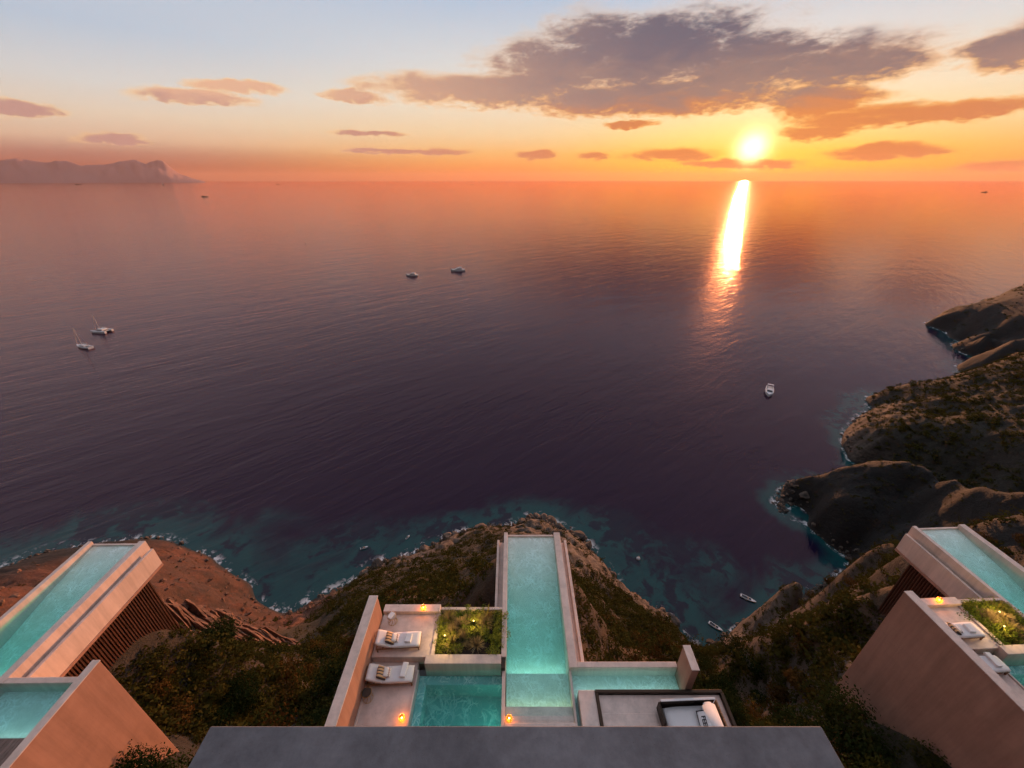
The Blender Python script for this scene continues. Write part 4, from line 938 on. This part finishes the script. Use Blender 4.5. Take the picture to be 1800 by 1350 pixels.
def pebbles(n, seed):
    rng = np.random.default_rng(seed); base = []
    for _ in range(5):
        me = rock_mesh('p', 1, rng); v = np.empty(len(me.vertices) * 3, np.float32); me.vertices.foreach_get('co', v)
        f = np.empty(len(me.polygons) * 3, np.int32); me.polygons.foreach_get('vertices', f); base.append((v.reshape(-1, 3), f.reshape(-1, 3))); bpy.data.meshes.remove(me)
    VV = []; FF = []; off = 0
    cand = np.where((GZ > -.6) & (GZ < 3.4) & (gx > -150) & (gx < 300) & (gy > 40) & (gy < 300))[0]
    cand = cand[rng.random(len(cand)) > .9 * ZN[cand, 4]]
    for i in rng.choice(cand, n):
        v, f = base[int(rng.integers(0, 5))]; r = .14 + .6 * rng.random() ** 3 * (1 + gy[i] / 150); a = rng.uniform(0, 6.28); c_, s_ = math.cos(a), math.sin(a)
        x = gx[i] + rng.normal(0, .5); y = gy[i] + rng.normal(0, .5)
        VV.append(np.stack([x + r * (v[:, 0] * c_ - v[:, 1] * s_), y + r * (v[:, 0] * s_ + v[:, 1] * c_), GZ[i] + r * v[:, 2]], 1)); FF.append(f + off); off += len(v)
    o = obj('shore_rocks', mesh_np('shore_rocks', np.concatenate(VV), np.concatenate(FF)), m_rock); tag(o, 'small broken rocks strewn along the waterline', 'rocks', kind='stuff')
pebbles(2400, 6)
def scree(n, seed):
    rng = np.random.default_rng(seed); VV = []; FF = []; off = 0
    me = rock_mesh('p', 1, rng); v = np.empty(len(me.vertices) * 3, np.float32); me.vertices.foreach_get('co', v); v = v.reshape(-1, 3)
    f = np.empty(len(me.polygons) * 3, np.int32); me.polygons.foreach_get('vertices', f); f = f.reshape(-1, 3); bpy.data.meshes.remove(me)
    cand = np.where((GZ > 1) & (ZN[:, 4] > .35) & (gx > -140) & (gx < -35) & (gy > 25) & (gy < 90))[0]
    for i in rng.choice(cand, n):
        r = .12 + .75 * rng.random() ** 4; a = rng.uniform(0, 6.28); c_, s_ = math.cos(a), math.sin(a); k = rng.uniform(.5, 1.2, 3)
        x = gx[i] + rng.normal(0, .5); y = gy[i] + rng.normal(0, .5); vv = v * k
        VV.append(np.stack([x + r * (vv[:, 0] * c_ - vv[:, 1] * s_), y + r * (vv[:, 0] * s_ + vv[:, 1] * c_), GZ[i] + r * vv[:, 2]], 1)); FF.append(f + off); off += len(v)
    o = obj('scree', mesh_np('scree', np.concatenate(VV), np.concatenate(FF)), m_layer); tag(o, 'loose red stones strewn over the left hillside', 'scree', kind='stuff')
scree(1500, 8)
# tilted rock layers above the left bay
oc = empty('rock_outcrop', (-40, 31, float(ground(-40, 31)[0]))); tag(oc, 'outcrop of tilted orange-brown rock layers above the left bay', 'rock outcrop')
rngo = np.random.default_rng(77)
def fin(cx_, cy_, L_, ang, hgt_, th):
    n = 12; vv = []
    ca_, sa_ = math.cos(ang), math.sin(ang); ox, oy, oz = oc.location
    for i in range(n):
        t = i / (n - 1) - .5; w_ = th * (1 - .7 * abs(2 * t) ** 3) * rngo.uniform(.85, 1.15)
        x = cx_ + ca_ * t * L_ - sa_ * rngo.normal(0, .03); y = cy_ + sa_ * t * L_ + ca_ * rngo.normal(0, .03); g_ = float(ground(x, y)[0])
        hh = hgt_ * (1 - .6 * abs(2 * t) ** 2.5) * rngo.uniform(.88, 1.08); lean = hh * .35
        for (s_, z_, le) in ((-.5, -1.0, 0), (.5, -1.0, 0), (.5, hh * .86, lean), (-.5, hh, lean)):
            vv.append((x - sa_ * (s_ * w_) + sa_ * -le - ox, y + ca_ * (s_ * w_) + ca_ * le - oy, g_ + z_ - oz))
    ff = [(a * 4 + k, a * 4 + (k + 1) % 4, a * 4 + 4 + (k + 1) % 4, a * 4 + 4 + k) for a in range(n - 1) for k in range(4)]
    obj('rock_layer', mesh_np('rock_layer', np.array(vv), np.array(ff)), m_layer, oc)
for k in range(110):
    u_ = rngo.random(); w_ = rngo.uniform(-5.5, 5.5)
    fin(-56 + 22 * u_ + .45 * w_, 38.0 - 9.0 * u_ + w_, rngo.uniform(5, 15), R(rngo.uniform(-30, -23)), rngo.uniform(.7, 2.0), rngo.uniform(.14, .40))

# ------------------------------------------------------------------ planters
def blades(n, L_, w_, rng, spread=1.0, bend=.3):
    VV = []; FF = []
    for k in range(n):
        a = rng.uniform(0, 6.28); e = rng.uniform(.15, 1.35) * spread; l_ = L_ * rng.uniform(.7, 1.1); side = np.array([-math.sin(a), math.cos(a), 0])
        prev = None
        for j in range(4):
            t = j / 3; r = l_ * t * math.sin(e) ; z = l_ * t * math.cos(e) - bend * l_ * t * t * math.sin(e) * .5
            c_ = np.array([math.cos(a) * r, math.sin(a) * r, z + .02]); ww = w_ * (1 - t) ** .7 + .002
            i0 = len(VV); VV += [c_ - side * ww, c_ + side * ww]
            if prev is not None: FF.append((prev, prev + 1, i0 + 1, i0))
            prev = i0
    return np.array(VV), np.array(FF)
rngg = np.random.default_rng(15)
YUC = [mesh_np('spiky_plant', *blades(70, .62, .022, rngg, 1.0, .25)) for _ in range(2)]
TUFT = [mesh_np('grass_tuft', *blades(150, .42, .008, rngg, .75, .9)) for _ in range(3)]
BUSH = [mesh_np('planter_shrub', *leaf_cloud(520, .08, rngg, 6, .9)) for _ in range(4)]
m_spot = glow('spot_lens', (1.0, .62, .18), 5.0)
def planter(vl, name):
    rng = np.random.default_rng({'left': 1, 'centre': 2, 'right': 3}[vl])
    def put(nm, me, mat, x, y, r, lab, cat, grp, h=16.62):
        o = bpy.data.objects.new(nm, me); link(o)
        if not me.materials: me.materials.append(mat)
        o.material_slots[0].link = 'OBJECT'; o.material_slots[0].material = mat
        o.location = W(vl, x, y, h) + Vector((0, 0, -.02)); o.scale = (r, r, r); o.rotation_euler = (0, 0, rng.uniform(0, 6)); return tag(o, lab, cat, grp)
    dd = .6 if vl == 'right' else 0.0
    edge = [(-2.9 + dd, 8.8 + .27 * k) for k in range(6)] + [(-.62, 8.8 + .27 * k) for k in range(6)] + [(-2.62 + dd * .8 + (.29 - .08 * dd) * k, 10.2) for k in range(6)]
    ORD = ('first', 'second', 'third', 'fourth', 'fifth', 'sixth')
    for n_, (x, y) in enumerate(edge):
        put('planter_shrub', BUSH[int(rng.integers(0, 4))], m_leaf_gard, x + rng.normal(0, .04), y + rng.normal(0, .04), rng.uniform(.36, .50), '%s bright green shrub %s, %s villa planter' % (ORD[n_ % 6], ('from the front along the left rim', 'from the front along the right rim', 'from the left along the back rim')[n_ // 6], name), 'shrub', 'rim shrubs of the %s villa planter' % name)
    def quarter(x, y): return ('front' if y < 9.5 else 'back') + ' ' + ('left' if x < -1.8 + dd / 2 else 'right')
    for k in range(20):
        x, y = rng.uniform(-2.65 + dd, -.85), rng.uniform(8.8, 10.0); mm = (m_leaf_dark, m_leaf_gard, m_leaf_gard)[k % 3]
        put('planter_shrub', BUSH[int(rng.integers(0, 4))], mm, x, y, rng.uniform(.34, .52), '%s low shrub in the %s part of the %s villa planter' % ('dark' if mm is m_leaf_dark else 'bright', quarter(x, y), name), 'shrub', 'inner shrubs of the %s villa planter' % name)
    for k in range(16):
        x, y = rng.uniform(-2.7 + dd, -1.0), rng.uniform(8.95, 10.15); r = rng.uniform(1.2, 1.8)
        put('grass_tuft', TUFT[k % 3], m_leaf_grey, x, y, r, '%s pale grass tuft in the %s part of the %s villa planter' % ('tall' if r > 1.5 else 'short', quarter(x, y), name), 'grass', 'grass tufts of the %s villa planter' % name)
    put('spiky_plant', YUC[0], m_blade, -1.10, 10.0, 1.35, 'spiky yellow-green plant at the back rim of the %s villa planter' % name, 'plant', 'spiky planter plants')
    put('spiky_plant', YUC[1], m_blade, -2.33 + dd, 9.12, 1.3, 'spiky yellow-green plant near the front of the %s villa planter' % name, 'plant', 'spiky planter plants')
    if vl == 'left': return
    for k, (x, y) in enumerate(((-1.58, 9.72), (-2.68 + dd, 9.14))):
        t = empty('garden_spotlight', W(vl, x, y, 16.62)); tag(t, ('small lit spotlight in the middle of the %s villa planter' if k == 0 else 'small lit spotlight at the left front of the %s villa planter') % name, 'spotlight', 'planter spotlights')
        bm = bmesh.new(); tube(bm, (0, 0, 0), (0, 0, .58), .012, None, 6); tube(bm, (0, 0, .58), (.0, -.02, .64), .028, .034, 10); obj('stake', bm_mesh('stake', bm), m_bronze, t)
        bm = bmesh.new(); ball(bm, (0, -.02, .66), .032, 8, 6); obj('lens', bm_mesh('lens', bm, True), m_spot, t)
        l = bpy.data.lights.new('spot_glow', 'POINT'); l.energy = 30.0; l.color = (1.0, .62, .20); l.shadow_soft_size = .03
        lo_ = bpy.data.objects.new('spot_glow', l); link(lo_, t); lo_.location = (0, -.03, .78)
planter('left', 'left'); planter('centre', 'middle'); planter('right', 'right')
# ------------------------------------------------------------------ boats
m_gel, q, out = new_mat('white_hull'); finish(q, out, (.62, .62, .64), .35)
m_win, q, out = new_mat('boat_window'); finish(q, out, (.012, .014, .02), .15)
m_teakd, q, out = new_mat('boat_deck'); finish(q, out, (.34, .24, .17), .7)
m_mast, q, out = new_mat('mast_metal'); finish(q, out, (.55, .53, .52), .4, Metallic=.3)
m_anti, q, out = new_mat('hull_below'); finish(q, out, (.02, .025, .05), .5)
m_sail, q, out = new_mat('furled_sail'); finish(q, out, (.62, .55, .52), .8)
m_ship, q, out = new_mat('ship_steel'); finish(q, out, (.05, .035, .03), .7)
def hull_mesh(L_, Wd, fb, draft=.5, n=14, stern=.85):
    vv = []; ff = []
    for i in range(n):
        t = i / (n - 1); x = (t - .5) * L_
        w_ = Wd / 2 * (stern + (1 - stern) * math.sin(min(1, t * 2) * math.pi / 2)) * (1 - max(0, (t - .45) / .55) ** 2.4)
        w_ = max(w_, .02); s_ = fb * (1 + .45 * max(0, t - .4) ** 1.5)
        for (a_, z_) in ((-1, s_), (-.92, .12), (-.3, -draft), (.3, -draft), (.92, .12), (1, s_)): vv.append((x + (.04 * L_ * t if z_ > .2 else 0), w_ * a_, z_))
    for i in range(n - 1):
        for k in range(5): ff.append((i * 6 + k, i * 6 + k + 1, i * 6 + 7 + k, i * 6 + 6 + k))
        ff.append((i * 6 + 5, i * 6, i * 6 + 6, i * 6 + 11))
    me = mesh_np('hull', np.array(vv), np.array(ff)); bm = bmesh.new(); bm.from_mesh(me)
    bm.verts.ensure_lookup_table(); bm.faces.new([bm.verts[k] for k in (5, 4, 3, 2, 1, 0)]); bpy.data.meshes.remove(me)
    return bm_mesh('hull', bm)
def part(name, fn, mat, parent, smooth=False):
    bm = bmesh.new(); fn(bm); return obj(name, bm_mesh(name, bm, smooth), mat, parent)
def wedge(bm, x0, x1, y, z0, z1, rake0=.0, rake1=.0, taper=.85):
    vs_ = bbox(bm, x0, x1, -y, y, z0, z1)
    for v in vs_:
        if v.co.z > (z0 + z1) / 2:
            v.co.y *= taper; v.co.x += rake0 if v.co.x < (x0 + x1) / 2 else -rake1
def boat(name, x, y, head, label, cat, group=None):
    t = empty(name, (x, y, 0), R(head)); return tag(t, label, cat, group)
def sailboat(x, y, head, label):
    t = boat('sailing_yacht', x, y, head, label, 'sailboat', 'sailing boats lying at anchor')
    obj('hull', hull_mesh(13.5, 4.0, 1.25), m_gel, t)
    part('cabin', lambda bm: wedge(bm, -2.2, 3.4, 1.25, 1.2, 1.95, .2, 1.2), m_gel, t)
    part('cabin_window', lambda bm: wedge(bm, -1.6, 2.2, 1.262, 1.45, 1.72, .05, .3, .96), m_win, t)
    part('cockpit', lambda bm: bbox(bm, -5.6, -2.4, -1.1, 1.1, 1.15, 1.32), m_win, t)
    part('deck', lambda bm: bbox(bm, -6.3, -5.7, -1.3, 1.3, 1.25, 1.34), m_teakd, t)
    part('mast', lambda bm: tube(bm, (1.4, 0, 1.9), (1.4, 0, 14.0), .17, .11, 8), m_mast, t)
    part('boom', lambda bm: tube(bm, (1.3, 0, 3.2), (-4.2, 0, 3.2), .22, .18, 8), m_sail, t)
    part('furled_headsail', lambda bm: tube(bm, (6.4, 0, 1.7), (1.6, 0, 13.2), .16, .08, 6), m_sail, t)
    part('backstay', lambda bm: tube(bm, (-6.5, 0, 1.4), (1.3, 0, 13.8), .03, .03, 4), m_mast, t)
sailboat(-288.3, 244.4, 163.4, 'white sailing yacht with two slim bare spars, the nearer one at far left')
t = boat('catamaran', -304.9, 275.0, 173.8, 'white sailing catamaran just beyond the slim yacht at far left', 'sailboat', 'sailing boats lying at anchor')
for s_ in (-1, 1):
    o = obj('hull', hull_mesh(12.0, 1.9, 1.5), m_gel, t); o.location = (0, s_ * 2.6, 0)
part('bridge_deck', lambda bm: bbox(bm, -5.0, 2.6, -2.4, 2.4, 1.0, 1.6), m_gel, t)
part('cabin', lambda bm: wedge(bm, -3.2, 2.2, 2.2, 1.6, 2.7, .3, 1.4), m_gel, t)
part('cabin_window', lambda bm: wedge(bm, -2.8, 1.5, 2.215, 1.95, 2.35, .1, .4, .97), m_win, t)
part('cockpit', lambda bm: bbox(bm, -4.9, -3.4, -2.0, 2.0, 1.6, 1.75), m_win, t)
part('trampoline', lambda bm: bbox(bm, 2.6, 5.0, -2.0, 2.0, 1.2, 1.25), m_anti, t)
part('mast', lambda bm: tube(bm, (1.0, 0, 2.6), (1.0, 0, 13.4), .18, .11, 8), m_mast, t)
part('boom', lambda bm: tube(bm, (.9, 0, 3.9), (-4.4, 0, 3.9), .26, .2, 8), m_sail, t)
part('furled_headsail', lambda bm: tube(bm, (4.9, 0, 1.5), (1.1, 0, 12.4), .13, .07, 6), m_sail, t)
def motor_yacht(x, y, head, L_, label, cover):
    t = boat('motor_yacht', x, y, head, label, 'motor yacht', 'white motor yachts in mid bay'); k = L_ / 14.0
    obj('hull', hull_mesh(L_, 4.3 * k, 1.7 * k), m_gel, t)
    part('cabin', lambda bm: wedge(bm, -4.2 * k, 3.2 * k, 1.6 * k, 1.7 * k, 2.9 * k, .2, 1.9 * k), m_gel, t)
    part('cabin_window', lambda bm: wedge(bm, -3.4 * k, 2.4 * k, 1.615 * k, 2.05 * k, 2.6 * k, .1, .9 * k, .93), m_win, t)
    part('flybridge', lambda bm: wedge(bm, -4.0 * k, .4 * k, 1.4 * k, 2.93 * k, 3.6 * k, .1, .6 * k), m_gel, t)
    part('swim_platform', lambda bm: bbox(bm, -L_ / 2 - .9 * k, -L_ / 2 - .01, -1.5 * k, 1.5 * k, .35, .55), m_teakd, t)
    if cover:
        part('radar_arch', lambda bm: (tube(bm, (-3.2 * k, -1.2 * k, 3.6 * k), (-3.0 * k, -1.0 * k, 4.6 * k), .1), tube(bm, (-3.2 * k, 1.2 * k, 3.6 * k), (-3.0 * k, 1.0 * k, 4.6 * k), .1), bbox(bm, -3.3 * k, -2.6 * k, -1.1 * k, 1.1 * k, 4.6 * k, 4.75 * k)), m_gel, t)
    part('rail', lambda bm: (tube(bm, (1.0 * k, 1.75 * k, 2.5 * k), (6.6 * k, .25, 2.9 * k), .05, .05, 4), tube(bm, (1.0 * k, -1.75 * k, 2.5 * k), (6.6 * k, -.25, 2.9 * k), .05, .05, 4)), m_mast, t)
motor_yacht(-117.9, 466.8, 180, 13.5, 'smaller white motor yacht, left one of the pair in mid bay', False)
motor_yacht(-67.2, 494.5, 191.7, 17.0, 'larger white motor yacht, right one of the pair in mid bay', True)
t = boat('cabin_cruiser', 136.6, 181.5, 238, 'white cabin cruiser facing the camera, alone off the right headlands', 'cabin cruiser')
t.scale = (.85, .85, .85)
obj('hull', hull_mesh(13.0, 4.6, 1.6), m_gel, t)
part('cabin', lambda bm: wedge(bm, -1.2, 2.6, 1.6, 1.6, 2.6, .1, 1.5), m_gel, t)
part('windscreen', lambda bm: wedge(bm, .5, 3.0, 1.5, 1.62, 2.35, 0, 1.4, .9), m_win, t)
part('cockpit', lambda bm: bbox(bm, -5.6, -1.4, -1.7, 1.7, 1.55, 1.68), m_win, t)
part('seat', lambda bm: bbox(bm, -3.9, -3.0, -1.2, 1.2, 1.7, 2.1, .05), m_gel, t)
part('roof', lambda bm: bbox(bm, -5.4, -4.0, -1.7, 1.7, 3.5, 3.65, .05), m_gel, t)
for s_ in (-1, 1):
    part('roof_post', lambda bm: tube(bm, (-3.0, s_ * 1.65, 1.6), (-4.4, s_ * 1.5, 3.5), .09), m_gel, t)
def dinghy(x, y, head, L_, label):
    t = boat('rowing_boat', x, y, head, label, 'small boat', 'small boats close inshore')
    obj('hull', hull_mesh(L_, L_ * .30, .42, .2, 10), m_gel, t)
    part('well', lambda bm: wedge(bm, -L_ * .42, L_ * .22, L_ * .11, .40, .47, 0, .1), m_win, t)
    part('thwart', lambda bm: bbox(bm, -.12, .12, -L_ * .12, L_ * .12, .475, .53), m_teakd, t)
dinghy(63.5, 66.2, -34, 3.6, 'slim white boat farther out in the teal right bay')
dinghy(51.3, 58.8, -42, 3.2, 'slim white boat close to the pebble beach of the right bay')
dinghy(-45.3, 82.5, 20, 2.2, 'small white boat off the left side of the middle headland')
dinghy(-32.9, 86.5, 60, 1.6, 'tiny white boat nearest the rocks left of the middle headland')
t = boat('buoy', 37.6, 78.7, 0, 'small white buoy off the right side of the middle headland', 'buoy')
part('float', lambda bm: ball(bm, (0, 0, .25), .55, 10, 7), m_gel, t); part('pole', lambda bm: tube(bm, (0, 0, .7), (0, 0, 1.5), .05), m_mast, t)
def ship(x, y, head, L_, label, sail=False):
    t = boat('ship', x, y, head, label, 'ship', 'distant ships')
    o = obj('hull', hull_mesh(L_, L_ * .16, L_ * .055, 1.0), m_ship, t)
    if sail:
        part('mast', lambda bm: tube(bm, (0, 0, L_ * .05), (0, 0, L_ * .95), L_ * .012), m_ship, t)
        bm = bmesh.new(); v = [bm.verts.new(p_) for p_ in ((0, -.1, L_ * .12), (-L_ * .42, -.1, L_ * .12), (0, -.1, L_ * .9), (0, .1, L_ * .12), (-L_ * .42, .1, L_ * .12), (0, .1, L_ * .9))]
        for f_ in ((0, 1, 2), (5, 4, 3), (0, 3, 4, 1), (1, 4, 5, 2), (2, 5, 3, 0)): bm.faces.new([v[k] for k in f_])
        obj('sail', bm_mesh('sail', bm), m_sail, t)
    else:
        part('bridge', lambda bm: wedge(bm, -L_ * .30, -L_ * .12, L_ * .06, L_ * .05, L_ * .15), m_ship, t)
        part('cabin', lambda bm: wedge(bm, -L_ * .10, L_ * .15, L_ * .05, L_ * .05, L_ * .085), m_ship, t)
        part('mast', lambda bm: tube(bm, (-L_ * .2, 0, L_ * .15), (-L_ * .2, 0, L_ * .24), L_ * .008), m_ship, t)
ship(-2101, 2955, 5, 45, 'dark ship on the red sea at left, below the mountains')
ship(4460, 4100, 175, 55, 'dark ship at the far right below the horizon')
ship(-8600, 10800, 60, 70, 'sailing ship on the horizon at the right foot of the mountains', True)
ship(-11200, 11300, 10, 150, 'low dark ship on the horizon in front of the mountains')
ship(-6200, 11600, 20, 90, 'tiny ship on the horizon left of the big cloud')
ship(-1100, 12000, 0, 80, 'tiny ship on the horizon below the big cloud, left of the sun')
def marker(x, y, label):
    t = boat('buoy', x, y, 0, label, 'buoy', 'dark sea marks')
    part('float', lambda bm: tube(bm, (0, 0, -.4), (0, 0, .8), 1.0, .9, 10), m_ship, t); part('pole', lambda bm: tube(bm, (0, 0, .8), (0, 0, 3.0), .15, .1), m_ship, t)
marker(-422.5, 875.5, 'dark sea mark, farther of two left of the motor yachts')
marker(-369, 733.4, 'dark sea mark, nearer of two left of the motor yachts')
marker(25.4, 733.4, 'dark sea mark alone in mid bay left of the sun glitter')
